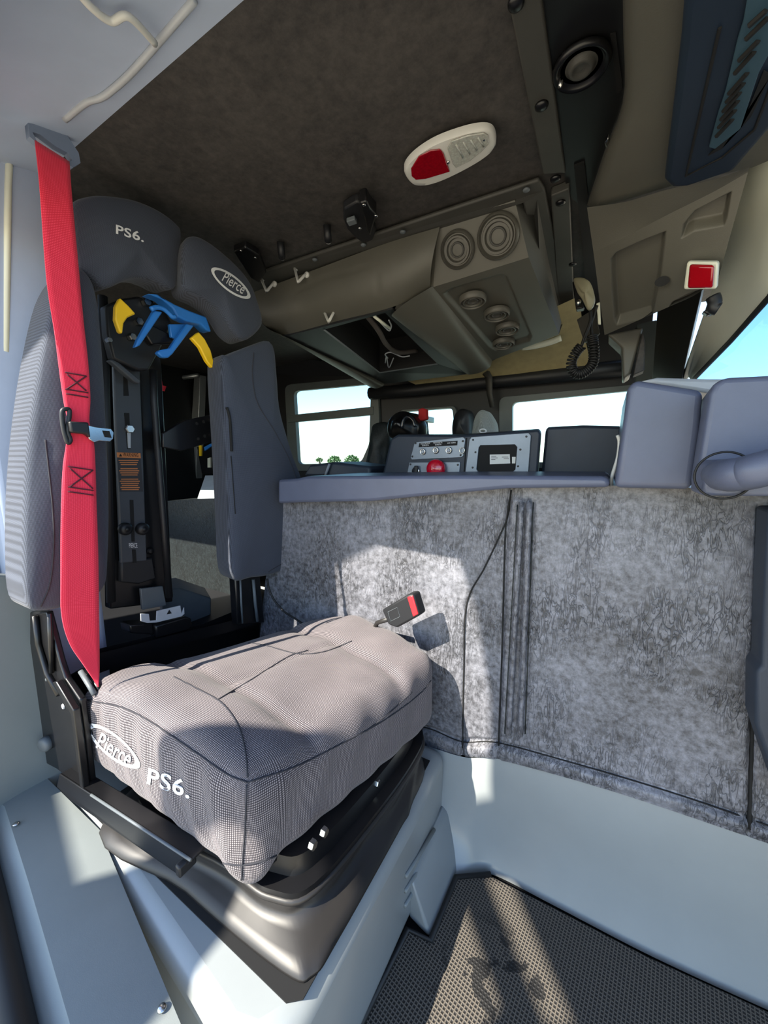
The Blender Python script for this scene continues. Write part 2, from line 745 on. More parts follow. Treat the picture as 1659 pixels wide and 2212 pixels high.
redlens = M_lens('red_lens', (150, 8, 26))
redlens2 = M_lens('red_bright_lens', (205, 14, 44))
clearlens = M_lens('clear_lens', (186, 184, 176))
bezel = M_plain('white_bezel', (205, 204, 198), 0.4, var=0.03)
navy = M_plain('navy_plastic', (13, 30, 48), 0.6, var=0.06)
navyl = M_plain('navy_louvre', (44, 70, 84), 0.6, var=0.05)
cream = M_plain('cream_paint', (226, 226, 206), 0.45, var=0.04)
glass = M_glass('clear_glass', (0.74, 0.88, 0.90))
glass2 = M_glass('screen_glass', (0.27, 0.44, 0.66))
seal = M_plain('rubber_seal', (14, 14, 15), 0.6)
winframe = M_plain('window_frame_paint', (86, 92, 90), 0.45)
panelm = M_plain('switch_plate', (118, 128, 140), 0.4, metal=0.4)
mic_m = M_plain('mic_body', (150, 144, 118), 0.5)
concrete = M_plain('concrete', (176, 165, 142), 0.9, var=0.1, vs=0.7)
leafm = M_plain('tree_leaves', (70, 92, 48), 0.9, var=0.35, vs=3)
bark = M_plain('bark', (70, 58, 46), 0.9)
teal = M_plain('dark_panel', (13, 14, 16), 0.5)
litliner = M_plain('window_lit_headliner', (168, 154, 112), 0.7, var=0.1, vs=30)  # headliner tone with the warm window light mixed in
toolgrey = M_plain('grey_steel', (92, 98, 102), 0.5)
lightgrey = M_plain('light_grey_steel', (168, 172, 178), 0.4)
paper = M_plain('sticker_white', (214, 214, 210), 0.7, var=0.02)
wirem = M_plain('loom_sleeve', (70, 64, 60), 0.8)
matm, mat_dv = M_mat('rubber_mat')


def g_relief2(top, bot, n, m, feats, curve=None, facing=None):
    """moulded sheet between two edge curves"""
    T, B = spline(top, n + 1), spline(bot, n + 1)
    rows = []
    nv = facing.normalized() if facing else (T[-1] - T[0]).cross(B[0] - T[0]).normalized()
    if (CAM - T[n // 2]).dot(nv) < 0: nv = -nv
    for j in range(m + 1):
        v = j / m
        r = []
        for i in range(n + 1):
            p = T[i].lerp(B[i], v)
            if curve: p = p + nv * curve(i / n, v)
            q = proj(p)
            h = 0.0
            for kind, geo, depth, w in feats:
                if kind == 'pocket':
                    h -= depth * (1 - sstep(-w, 0.0, sd_poly(q, geo)))
                else:
                    d = sd_line(q, geo)
                    if d < w: h += depth * math.cos(d / w * math.pi / 2)
            r.append(p + nv * h)
        rows.append(r)
    return g_loft(rows)


def plate(name, pts, vec, mat, parent=None, bevel=0.0015, **k):
    """flat part cut to an outline seen on plane x=/y=/z=, vec thick"""
    g = g_prism(PP(pts, **k), vec)
    return obj(name, *g, mat, parent, bevel=bevel)


def g_bolt(c, n, r=0.006, h=0.004, hexa=False):
    if hexa:
        return g_lathe([(r, 0), (r, h * 0.8), (r * 0.85, h), (0, h)], c, n, 6)
    return g_lathe([(r, 0), (r * 0.95, h * 0.5), (r * 0.6, h * 0.9), (0, h)], c, n, 14)


def structure(name, g, mat, **k):
    return tag(obj(name, *g, mat, **k), kind='structure')


def bvh_of(o):
    off = root_of(o).location
    return BVHTree.FromPolygons([v.co + off for v in o.data.vertices], [tuple(p.vertices) for p in o.data.polygons])


def on(b, pts, lift=0.001, n=None):
    """points of the surface seen at those places"""
    out = []
    for x, y in pts:
        d = (P(x, y, d=1.0) - CAM).normalized()
        h = b.ray_cast(CAM, d, 6.0)
        if h[0] is not None:
            nn = h[1] if h[1].dot(d) < 0 else -h[1]
            out.append(h[0] + nn * lift - d * lift * 0.5)
    return out


def dense(pts, k=8):
    q = spline([Vector((x, y, 0)) for x, y in pts], (len(pts) - 1) * k + 1)
    return [(p.x, p.y) for p in q]


def seam(name, b, pts, parent, mat=None, r=0.0014, lift=0.0004):
    q = on(b, dense(pts), lift)
    if len(q) > 2:
        return obj(name, *g_tube(q, r, 6), mat or seamm, parent, smooth=True)


def print_on(name, b, V2, F, o, u, v, mat, parent, lift=0.0012):
    """lettering or emblem laid on the surface; o, o+u, o+v are its corner, width and height"""
    pts = [(o[0] + u[0] * x + v[0] * y, o[1] + u[1] * x + v[1] * y) for x, y in V2]
    w = on(b, pts, lift)
    if len(w) != len(pts): print('PRINT MISS', name, len(w), len(pts)); return None
    return obj(name, w, F, mat, parent)


X, Y, Z = Vector((1, 0, 0)), Vector((0, 1, 0)), Vector((0, 0, 1))

# ================================================================== SETTING
structure('ground', g_box((0, 10, -1.45), (240, 240, 0.1)), concrete)
structure('floor', g_box((-0.85, 1.07, -0.03), (3.5, 1.86, 0.04)), blackp)
structure('ceiling', g_box((-0.9, 1.22, 1.63), (3.4, 1.62, 0.05)), headliner)
structure('wall_rear', g_box((-2.62, 1.1, 0.8), (0.05, 1.9, 1.7)), teal)

# cab side behind the officer's door, with the crew door's opening
structure('wall_officer', g_plate_holes(
    [(-2.6, 0.24, -0.05), (-1.14, 0.24, -0.05), (-1.14, 0.24, 1.62), (-2.6, 0.24, 1.62)],
    [[(-2.35, 0.24, 0.75), (-1.55, 0.24, 0.75), (-1.55, 0.24, 1.42), (-2.35, 0.24, 1.42)]], (0, 0.04, 0)), teal)
# pillar with the belt on it, and the cantrail above the door
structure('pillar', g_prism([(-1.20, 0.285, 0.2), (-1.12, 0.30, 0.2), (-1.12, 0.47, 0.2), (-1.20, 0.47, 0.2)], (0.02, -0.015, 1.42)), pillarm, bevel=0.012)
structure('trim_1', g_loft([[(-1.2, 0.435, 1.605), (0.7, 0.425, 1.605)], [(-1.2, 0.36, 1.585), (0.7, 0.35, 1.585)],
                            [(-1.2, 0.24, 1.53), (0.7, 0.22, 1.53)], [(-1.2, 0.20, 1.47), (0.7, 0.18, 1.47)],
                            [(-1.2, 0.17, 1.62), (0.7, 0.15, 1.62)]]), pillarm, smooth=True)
structure('trim_2', g_tube([P(34, -40, x=-1.09), P(27, 200, x=-1.095), P(18, 400, x=-1.10), P(12, 760, x=-1.11)], 0.006, 8), cream, smooth=True)
g = g_prism(PP([(-80, 1235), (100, 1250), (130, 1480), (140, 1720), (20, 1800), (-160, 1800)], x=-1.09), (-0.03, 0, 0))
structure('trim_3', g, sillm, bevel=0.004)

# added board, never in view: its openings are cut to shape the sun patches
SA = Z.cross(SDIR).normalized()
SB = SDIR.cross(SA)
OUT = SDIR * 3.6
h1 = [(-1.35, .56), (-.69, 1.08), (-.61, .94), (-.56, .79), (-.535, .60), (-.63, .50), (-.71, .41), (-.72, .27), (-.79, .11), (-1.35, .03)]
h2 = [(-.50, .45), (-.46, .475), (-.25, .405), (-.28, .38)]
h3 = [(-.62, .33), (-.54, .405), (-.34, .345), (-.36, .15), (-.5, .15)]
ob = [(-1.6, -.6), (1.3, -.6), (1.3, 1.9), (-1.6, 1.9)]
structure('sun_mask_board', g_plate_holes([OUT + SA * a + SB * b for a, b in ob], [[OUT + SA * a + SB * b for a, b in h] for h in (h1, h2, h3)], SDIR * 0.02), pillarm)

# driver-side wall with its windows
YW = 2.02
op1 = [(630, 842), (804, 826), (802, 960), (782, 1003), (640, 1006)]
op2 = [(868, 889), (978, 880), (988, 888), (984, 942), (870, 950)]
op3 = [(1103, 868), (1400, 838), (1400, 1000), (1103, 1000)]


def rnd(pts, r=12, k=5):
    out = []
    n = len(pts)
    for i in range(n):
        a, b, c = Vector(pts[i - 1]), Vector(pts[i]), Vector(pts[(i + 1) % n])
        p, q = b + (a - b).normalized() * r, b + (c - b).normalized() * r
        for j in range(k + 1):
            t_ = j / k
            m_ = p * (1 - t_) ** 2 + b * 2 * t_ * (1 - t_) + q * t_ ** 2
            out.append((m_.x, m_.y))
    return out


op1, op2 = rnd(op1), rnd([op2[0], op2[1], op2[3], op2[4]], 10)
outer = PP([(-900, 1400), (-900, 640), (500, 775), (1040, 775), (1330, 775), (1330, 1300)], y=YW)
outer = [Vector((-2.6, YW, 0)), Vector((-2.6, YW, 1.62)), Vector((0.12, YW, 1.62)), Vector((0.12, YW, 0))]
structure('wall_driver', g_plate_holes(outer, [PP(op1, y=YW), PP(op2, y=YW), PP(rnd(op3[:1] + [(1372, 841), (1372, 1000)] + op3[3:]), y=YW)], (0, 0.05, 0)), teal)


def scale_poly(pts, d):
    cx = sum(p[0] for p in pts) / len(pts)
    cy = sum(p[1] for p in pts) / len(pts)
    out = []
    for x, y in pts:
        r = math.hypot(x - cx, y - cy)
        out.append((x + (x - cx) / r * d * 1.2, y + (y - cy) / r * d))
    return out


def win(name, px, grow, shrink, label_mullion=None):
    w = bpy.data.objects.new(name, None)
    COL.objects.link(w)
    w['kind'] = 'structure'
    pts = PP(px, y=YW)
    w.location = pts[-1]
    obj('window_frame', *g_plate_holes(PP(scale_poly(px, grow), y=YW - 0.02), [PP(scale_poly(px, -shrink), y=YW - 0.02)], (0, 0.03, 0)), winframe, w, bevel=0.003)
    obj('pane', *g_prism(PP(scale_poly(px, 2), y=YW + 0.03), (0, 0.004, 0)), glass, w)
    return w


w1 = win('window_1', op1, 16, 4)
obj('window_mullion', *g_prism(PP([(622, 897), (806, 878), (806, 896), (622, 913)], y=YW - 0.025), (0, 0.03, 0)), winframe, w1, bevel=0.003)
win('window_2', op2, 6, 1)
w3 = win('window_3', rnd([(1103, 868), (1372, 841), (1372, 1000), (1103, 1000)]), 22, 3)

# sloping roof side above the driver's windows, trim_5 with warm light in its colour
structure('trim_4', g_loft([PP([(540, 765), (700, 780), (860, 780)], y=1.95), PP([(540, 800), (640, 812), (868, 812)], y=2.005)]), blackp, smooth=True)
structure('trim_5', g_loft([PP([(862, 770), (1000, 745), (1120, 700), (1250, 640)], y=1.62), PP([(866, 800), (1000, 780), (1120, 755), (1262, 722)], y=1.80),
                            PP([(876, 821), (1000, 815), (1120, 802), (1275, 782)], y=1.93), PP([(932, 846), (1010, 838), (1120, 824), (1290, 797)], y=1.97)]), litliner, smooth=True)
structure('trim_6', g_tube([P(800, 850, y=1.97), P(900, 842, y=1.97), P(1075, 822, y=1.97), P(1150, 815, y=1.97), P(1365, 793, y=1.97)], 0.035, 12), blackp, smooth=True)

# windscreen side: A-pillar, header and glass
WS = [(1495, 812), (1560, 745), (1659, 636), (1900, 380), (1900, 870), (1500, 870)]
structure('wall_front', g_prism([P(1375, 700, y=1.9), P(1420, 690, y=1.85), P(1412, 850, y=1.85), P(1372, 850, y=1.9)], (0.0, 0.06, 0)), winframe, bevel=0.005)
structure('trim_7', g_prism([P(1422, 640, y=1.55), P(1520, 610, y=1.4), P(1470, 830, y=1.45), P(1408, 830, y=1.6)], (0.01, 0.05, 0)), blackp, bevel=0.004)
structure('trim_8', g_loft([[Vector((0.58, 0.20, 1.60)), P(1620, 340, y=0.98), P(1560, 560, y=1.15), P(1520, 680, y=1.3), P(1470, 830, y=1.5)],
                            [Vector((0.68, 0.20, 1.60)), P(1700, 300, y=0.94), P(1640, 560, y=1.12), P(1560, 680, y=1.3), P(1490, 812, y=1.5)],
                            [Vector((0.78, 0.19, 1.56)), P(1850, 360, y=0.9), P(1659, 640, y=1.1), P(1575, 735, y=1.3), P(1497, 818, y=1.5)]]), cream, smooth=True, solid=0.012)
structure('trim_9', g_tube([P(1498, 820, y=1.49), P(1577, 738, y=1.29), P(1662, 642, y=1.09), P(1850, 365, y=0.89), Vector((0.78, 0.19, 1.56))], 0.006, 8), seal, smooth=True)
structure('window_4', g_loft([[Vector((0.78, 0.20, 1.56)), P(1850, 365, y=0.92), P(1659, 640, y=1.12), P(1575, 735, y=1.32), P(1497, 818, y=1.52)],
                              [Vector((0.98, 0.20, 0.95)), P(1900, 870, y=0.92), P(1760, 870, y=1.12), P(1640, 870, y=1.32), P(1495, 870, y=1.52)]]), glass2, smooth=True)

structure('wall_firewall', g_box((0.97, 1.08, 0.45), (0.04, 1.9, 1.0)), blackp)
structure('trim_17', g_prism([(0.62, 0.16, 0.93), (0.95, 0.16, 0.93), (0.95, 0.16, 0.50), (0.72, 0.16, 0.50), (0.60, 0.16, 0.70)], (0, 0.68, 0)), dashdark, bevel=0.03)
# tunnel side: painted base and hide cover
sk_top = PP([(760, 1580), (890, 1603), (1000, 1635), (1075, 1639), (1250, 1685), (1450, 1747), (1659, 1819), (1860, 1890)], y=0.865)
sk_bot = [Vector((p.x, p.y, max(p.z, -0.005))) for p in PP([(860, 1900), (960, 1895), (1000, 1893), (1060, 1888), (1200, 1958), (1400, 2062), (1659, 2182), (1860, 2270)], z=0.0)]
sk_top.append(Vector((0.80, 0.865, sk_top[-1].z - 0.01)))
sk_bot.append(Vector((0.80, 0.83, -0.005)))
structure('trim_10', g_relief2(sk_top, sk_bot, 60, 16, [], curve=lambda u, v: -0.03 * math.sin(math.pi * v) * v), paint, smooth=True)

# sill beside the seat box
si = PP([(-60, 1560), (60, 1640), (215, 1792), (392, 2215), (470, 2420)], z=0.25)
so = PP([(-140, 1640), (10, 1742), (60, 1900), (152, 2215), (210, 2420)], z=0.25)
structure('trim_11', g_loft([si, [a.lerp(b, 0.5) + Vector((0, 0, 0.002)) for a, b in zip(si, so)], so, [p + Vector((-0.02, -0.03, -0.03)) for p in so], [p + Vector((-0.02, -0.04, -0.4)) for p in so]]), sillm, smooth=True, angle=30)
structure('trim_12', g_tube([p + Vector((-0.02, -0.045, -0.02)) for p in so], 0.022, 12), seal, smooth=True)
for (px, py) in ((35, 1780), (350, 2178)):
    c = P(px, py, z=0.254)
    o = obj('sill_screw', *g_bolt(c, (0, 0, 1), 0.006, 0.003), steel, smooth=True)
    tag(o, 'round steel screw in the grey sill, ' + ('near its upper end by the seat frame' if py < 2000 else 'at its lower end, beside the seat box'), 'screw', 'screws in the door sill')

# welt along the headliner edge and a loose strip on the cantrail
structure('trim_15', g_tube(spline([P(140, 258, z=1.592), P(185, 222, z=1.592), P(215, 212, z=1.592), P(240, 196, z=1.592), P(292, 148, z=1.592), P(420, 0, z=1.592)], 30), 0.005, 8), lightgrey, smooth=True)
sl = spline([P(165, -20, z=1.555), P(200, 18, z=1.555), P(240, 46, z=1.56), P(278, 36, z=1.565), P(335, 94, z=1.58)], 30)
structure('trim_16', g_tube(sl, 0.0045, 8), bezel, smooth=True)

# ================================================================== FLOOR MAT
mp = [(985, 1897), (1060, 1891), (1200, 1962), (1400, 2066), (1659, 2184)]
mb = PP(mp, z=0.012) + [Vector((0.62, 0.83, 0.012)), Vector((0.62, 0.16, 0.012)), Vector((-0.29, 0.16, 0.012))] + PP([(778, 2216), (880, 2010), (930, 2034)], z=0.012)
o = obj('floor_mat', *g_prism(mb, (0, 0, -0.02)), matm, bevel=0.003)
tag(o, 'dark rubber floor mat with a fine square grid and dark wet stains', 'floor mat')
st = P(1075, 2150, z=0.012) - o.location
mat_dv.inputs[1].default_value = st
edge = PP([(778, 2216), (880, 2008), (930, 2032), (985, 1895), (1060, 1889)], z=0.013)
obj('mat_edge', *g_tube(edge, 0.006, 8), seal, o, smooth=True)

# ================================================================== SEAT BOX (painted riser)
t = thing('seat_riser', 'pale grey painted seat box with louvred slots, its front beside the rubber mat', 'seat box', (-0.6, 0.5, 0.0))
TZ = 0.25
rb = [Vector((-1.1, 0.315, TZ)), P(300, 1968, z=TZ), P(455, 2218, z=TZ), Vector((-0.385, 0.235, TZ)), Vector((-0.335, 0.25, TZ)), Vector((-0.302, 0.30, TZ)), Vector((-0.300, 0.665, TZ)), Vector((-0.31, 0.86, TZ)), Vector((-1.1, 0.86, TZ))]
obj('box', *g_prism(rb, (0, 0, -TZ)), paint, t, bevel=0.03, bseg=4)
# low foot at the inboard corner
fb = [P(930, 2032, z=0.0), P(985, 1897, z=0.0), Vector((-0.24, 0.85, 0)), Vector((-0.31, 0.85, 0)), Vector((-0.31, 0.64, 0))]
ft = [Vector((-0.292, p.y, 0.105)) if i < 3 else Vector((-0.31, p.y, 0.115)) for i, p in enumerate(fb)]
obj('corner_foot', *g_loft([fb, ft], cap=True, closed=True), paint, t, bevel=0.008)
for i in range(3):
    a, b = P(938 - 2 * i, 1792 + 30 * i, x=-0.2985), P(876 - 1 * i, 1893 + 32 * i, x=-0.2985)
    obj('louvre', *g_tube([a, a.lerp(b, 0.5) + X * 0.001, b], 0.0045, 8), sillm, t, smooth=True)
obj('well', *g_prism([Vector((-0.9, 0.31, TZ + 0.001)), P(618, 2168, z=TZ + 0.001), P(655, 2160, z=TZ + 0.001), Vector((-0.315, 0.40, TZ + .001)), Vector((-0.33, 0.8, TZ + 0.001)), Vector((-0.9, 0.8, TZ + 0.001))], (0, 0, 0.002)), void, t)

# ================================================================== ENGINE TUNNEL
t = thing('engine_cover', 'tall engine tunnel cover in mottled grey creased vinyl with two upright ribs', 'engine cover', (-0.2, 0.9, 0.3))
YB, YT = 0.862, 0.90
top = [Vector((p.x * YT / 0.84, YT, p.z - 0.004)) for p in PP([(590, 1088), (660, 1086), (780, 1084), (930, 1070), (1105, 1055), (1330, 1055), (1560, 1056), (1800, 1056)], y=0.84)]
top = [p if i < 5 else Vector((p.x, p.y, 0.943)) for i, p in enumerate(top)]
bot = PP([(760, 1578), (860, 1598), (930, 1620), (1000, 1635), (1080, 1640), (1300, 1700), (1640, 1815), (1860, 1890)], y=YB)
top.append(Vector((0.80, YT, 0.943)))
bot.append(Vector((0.80, YB, sk_top[-1].z)))
bot[0] = Vector((-1.0, YB, 0.3))
bot[1] = Vector((-0.72, YB, 0.26))
bead = [(860, 1575), (930, 1592), (1000, 1620), (1076, 1622), (1250, 1669), (1450, 1729), (1640, 1794), (1860, 1870)]
beadt = [(x, y - 17) for x, y in bead]
s1 = [(1105, 1050), (1095, 1120), (1050, 1220), (1008, 1305), (1002, 1450), (999, 1640)]
s2 = [(1105, 1050), (1092, 1150), (1085, 1400), (1076, 1640)]
feats = [('rib', s1, -0.006, 6), ('rib', s2, -0.006, 6), ('rib', [(1113, 1085), (1085, 1590)], 0.004, 12),
         ('rib', [(1127, 1085), (1100, 1585)], 0.009, 8), ('rib', [(1143, 1085), (1124, 1585)], 0.010, 8),
         ('rib', [(1150, 1085), (1135, 1585)], -0.004, 6),
         ('rib', beadt, -0.008, 7), ('rib', bead, 0.007, 15), ('rib', [(1641, 1100), (1628, 1500), (1618, 1800)], -0.010, 9),
         ('pocket', [(1098, 1125), (1010, 1305), (1002, 1450), (1000, 1612), (1077, 1614), (1086, 1400), (1092, 1150)], 0.006, 10)]


def tun_curve(u, v):
    return 0.004 * math.sin(7 * u + 3 * v) + 0.003 * math.sin(13 * u - 5 * v)


obj('vinyl_cover', *g_relief2(top, bot, 380, 150, feats, curve=tun_curve), vinyl, t, smooth=True)
ev = t.children[0]
eb = bvh_of(ev)
for pts, r_ in ((s1, 0.0022), (s2, 0.0022), ([(1641, 1100), (1634, 1300), (1628, 1500), (1619, 1790)], 0.004), (beadt, 0.0015)):
    seam('seam', eb, pts, t, void, r_, 0.0002)
for pts in ([(1127, 1085), (1113, 1330), (1099, 1585)], [(1143, 1085), (1134, 1330), (1124, 1585)]):
    seam('rib', eb, pts, t, vinyl, 0.0065, 0.001)
for pts in ([(1118, 1090), (1105, 1330), (1091, 1585)], [(1152, 1085), (1143, 1330), (1134, 1585)]):
    seam('groove', eb, pts, t, vinyl_dark, 0.0022, -0.0004)
obj('cover_core', *join(g_box((0.05, 1.27, 0.44), (1.6, 0.68, 0.86)), g_box((0.28, 1.30, 0.9), (1.1, 0.66, 0.05))), vinyl_dark, t)

# ================================================================== TRAY AND CONSOLES ON THE TUNNEL
o = plate('tunnel_tray', [(600, 1036), (640, 1034), (660, 1029), (1000, 1027), (1300, 1029), (1316, 1033), (1318, 1053), (1100, 1055), (900, 1073), (800, 1083), (640, 1086), (600, 1088)], (0, 0.29, 0), dashp, bevel=0.008, y=0.84)
tag(o, 'long blue grey plastic tray along the top of the engine tunnel', 'tray')
o = plate('side_tray', [(655, 1028), (668, 1004), (720, 998), (800, 1008), (798, 1032)], (0, 0.2, 0), dashdark, bevel=0.01, y=1.2)
tag(o, 'low dark tray rim below the left window, behind the tunnel tray', 'tray')
obj('tray_divider', *g_tube(PP([(703, 1027), (712, 1002)], y=1.195), 0.005, 8), lightgrey, o, smooth=True)

t = thing('switch_console', 'dark slanted console with switch plates and an empty display frame on the tunnel tray', 'console', P(1000, 1032, y=1.3))
YC = 1.15
obj('housing', *g_loft([PP([(825, 1034), (845, 948), (860, 940), (1000, 941), (1163, 929), (1168, 936), (1160, 1034)], y=YC), PP([(828, 1030), (846, 948), (861, 938), (1000, 938), (1165, 926), (1170, 934), (1163, 1030)], y=YC + 0.26)], cap=True, closed=True), dashdark, t, bevel=0.006)
obj('housing_groove', *g_tube(PP([(1008, 946), (1002, 1030)], y=YC - 0.0005), 0.0018, 6), void, t)
# upper plate: three push buttons
pl = obj('button_plate', *g_prism(PP([(899, 955), (1000, 944), (1005, 948), (1001, 985), (996, 988), (889, 993), (887, 988), (895, 958)], y=YC - 0.004), (0, 0.005, 0)), panelm, t, bevel=0.001)
obj('legend_strip', *g_prism(PP([(906, 957), (988, 952), (987, 962), (904, 966)], y=YC - 0.006), (0, 0.003, 0)), void, pl)
for s, a, b in (('ELECTRONIC', (909, 960.2), (929, 958.8)), ('SIREN', (912, 964), (926, 963)), ('MECHANICAL', (936, 958.4), (956, 957)), ('SIREN', (940, 962.5), (953, 961.5)), ('AIR HORN', (966, 959), (984, 957.6))):
    V2, F = text_geo(s, spacing=1.1)
    O = P(*a, y=YC - 0.0065)
    U = P(*b, y=YC - 0.0065) - O
    obj('lettering', lay(V2, O, U, Z * 0.0045, 0.0002, nrm=-Y), F, white, pl)
for px, py in ((914, 976), (942, 973), (970, 973)):
    c = P(px, py, y=YC - 0.004)
    bt = obj('push_button', *g_lathe([(0.0095, 0), (0.0105, 0.004), (0.008, 0.007), (0.0065, 0.003), (0, 0.003)], c, -Y, 20), steel, pl, smooth=True)
    obj('button_cap', *g_lathe([(0.006, 0.002), (0.006, 0.008), (0.004, 0.010), (0, 0.0105)], c, -Y, 16), lightgrey, bt, smooth=True)
obj('ring_pull', *g_tube([P(998, 973, y=YC - 0.012) + Vector((0.008 * math.cos(a), 0, 0.009 * math.sin(a))) for a in [i * math.pi / 8 for i in range(16)]], 0.0012, 6, closed=True), steel, pl, smooth=True)
for px, py in ((898, 957.5), (1000, 953), (891, 986), (995, 983)):
    obj('screw', *g_bolt(P(px, py, y=YC - 0.004), -Y, 0.0032, 0.002), black, pl)
# lower plate: lamp and lighter socket
pl = obj('lamp_plate', *g_prism(PP([(884, 999), (994, 998), (991, 1036), (877, 1036)], y=YC - 0.004), (0, 0.005, 0)), panelm, t, bevel=0.001)
lm = obj('red_lamp', *g_lathe([(0.030, 0), (0.030, 0.018), (0.027, 0.026), (0.018, 0.031), (0, 0.033)], P(944, 1013, y=YC - 0.004), Vector((0.15, -1, 0.05)), 32), redlens2, pl, smooth=True)
tag(lm, 'round red warning lamp')
sk = obj('lighter_socket', *g_lathe([(0.014, 0), (0.015, 0.006), (0.012, 0.009), (0, 0.009)], P(900, 1018, y=YC - 0.004), -Y, 24), steel, pl, smooth=True)
obj('socket_cap', *g_box(P(899, 1016, y=YC - 0.016), (0.014, 0.008, 0.03)), blackp, sk, bevel=0.003)
for px, py in ((887, 1003), (989, 1004)):
    obj('screw', *g_bolt(P(px, py, y=YC - 0.004), -Y, 0.0032, 0.002), black, pl)
# display frame
hole = [(1038, 962), (1112, 960), (1117, 966), (1113, 1014), (1106, 1020), (1034, 1020), (1029, 1014), (1034, 967)]
pl = obj('display_frame', *g_plate_holes(PP([(1018, 944), (1142, 935), (1147, 941), (1140, 1036), (1003, 1036), (1014, 950)], y=YC - 0.006), [PP(hole, y=YC - 0.006)], (0, 0.006, 0)), panelm, t, bevel=0.001)
obj('display_recess', *g_prism(PP(hole, y=YC - 0.001), (0, 0.0008, 0)), void, pl)
stk = obj('data_sticker', *g_prism(PP([(1058, 982), (1101, 981), (1102, 1001), (1058, 1003)], y=YC - 0.0022), (0, 0.001, 0)), paper, pl)
for i, (x0, x1) in enumerate(((1061, 1072), (1061, 1075), (1061, 1070), (1084, 1098), (1088, 1099))):
    yy = 985 + 3.6 * (i if i < 3 else i - 2.5)
    obj('print_line', *g_prism(PP([(x0, yy), (x1, yy), (x1, yy + 1), (x0, yy + 1)], y=YC - 0.0026), (0, 0.0004, 0)), void, stk)
obj('sticker_tab', *g_prism(PP([(1106, 987), (1114, 987), (1113, 1001), (1106, 1001)], y=YC - 0.0022), (0, 0.001, 0)), bezel, pl)
for px, py in ((1022, 950), (1137, 943), (1027, 977), (1124, 971), (1021, 1010), (1119, 1007)):
    obj('screw', *g_bolt(P(px, py, y=YC - 0.006), -Y, 0.003, 0.002), black, pl)

o = plate('rear_console', [(1168, 1034), (1178, 926), (1184, 922), (1260, 918), (1345, 920), (1335, 1034)], (0, 0.2, 0), dashdark, bevel=0.01, y=1.2)
tag(o, 'plain dark rounded console box beside the display frame', 'console')
o = obj('white_cable', *g_tube(spline(PP([(1334, 940), (1338, 955), (1335, 985), (1328, 1010), (1322, 1030), (1320, 1052)], y=0.93), 24), 0.0035, 8), bezel, smooth=True)
tag(o, 'short white cable hanging at the edge of the grey dash housing', 'cable')

# dash housings on the right
t = thing('dash_housing', 'tall blue grey dash housing with rounded edge rising beside the dark console', 'dashboard', P(1430, 1056, y=0.95))
fr = PP([(1327, 1054), (1340, 960), (1356, 840), (1366, 822), (1382, 821), (1521, 843), (1513, 930), (1495, 1058)], y=0.83)
bk = [p + Vector((0, 0.32, 0)) for p in fr]
obj('shell', *g_loft([fr, bk], cap=True, closed=True), dashp, t, bevel=0.018, bseg=4)
obj('top_cover', *g_prism(PP([(1380, 824), (1420, 815), (1530, 818), (2200, 818), (2200, 860), (1540, 850)], y=1.02), (0, 0.2, 0)), lightgrey, t, bevel=0.01)
t = thing('grab_housing', 'blue grey dash corner housing carrying a round grab bar', 'dashboard', P(1600, 1070, y=0.8))
fr = PP([(1532, 850), (1542, 830), (1562, 815), (1660, 810), (2300, 812), (2300, 1076), (1515, 1070), (1500, 1050)], y=0.74)
obj('shell', *g_loft([fr, [p + Vector((0.02, 0.22, 0)) for p in fr]], cap=True, closed=True), dashp, t, bevel=0.018, bseg=4)
fr = PP([(1527, 1004), (1546, 994), (2000, 980), (2000, 1076), (1514, 1071)], y=0.675)
obj('bar_socket', *g_loft([fr, [p + Vector((0, 0.085, 0)) for p in fr]], cap=True, closed=True), dashp, t, bevel=0.005, bseg=3)
c = P(1563, 1027, y=0.673)
obj('collar', *g_tube([c + Vector((0.031 * math.cos(a), -0.002, 0.031 * math.sin(a))) for a in [i * math.pi / 20 for i in range(40)]], 0.0016, 6, closed=True), seal, t, smooth=True)
bar = spline([c + Vector((0, 0.02, 0)), P(1578, 1026, y=0.645), P(1612, 1022, y=0.63), P(1660, 1010, y=0.62), P(1900, 950, y=0.61), P(1960, 955, y=0.67)], 36)
obj('grab_bar', *g_tube(bar, 0.021, 20), dashp, t, smooth=True)
o = plate('lower_dash_panel', [(1660, 1100), (1650, 1300), (1646, 1440), (1633, 1450), (1632, 1565), (1650, 1620), (1700, 1760), (1850, 1800), (1850, 1100)], (0, 0.06, 0), dashdark, bevel=0.008, y=0.79)
tag(o, 'dark lower dash panel at the right border, in front of the grey vinyl', 'dashboard')


def uvyz(V): return [(v.y, v.z) for v in V]


# ================================================================== PASSENGER SEAT
seat = thing('passenger_seat', 'grey cloth suspension seat with split black backrest and bottle bracket, facing forward', 'seat', (-0.62, 0.58, 0.255))
FO, FI, RI, RO = Vector((-0.425, 0.325, 0)), Vector((-0.322, 0.815, 0)), Vector((-0.705, 0.93, 0)), Vector((-0.99, 0.325, 0))
HX, HY, HZ = 0.25, 0.26, 0.088


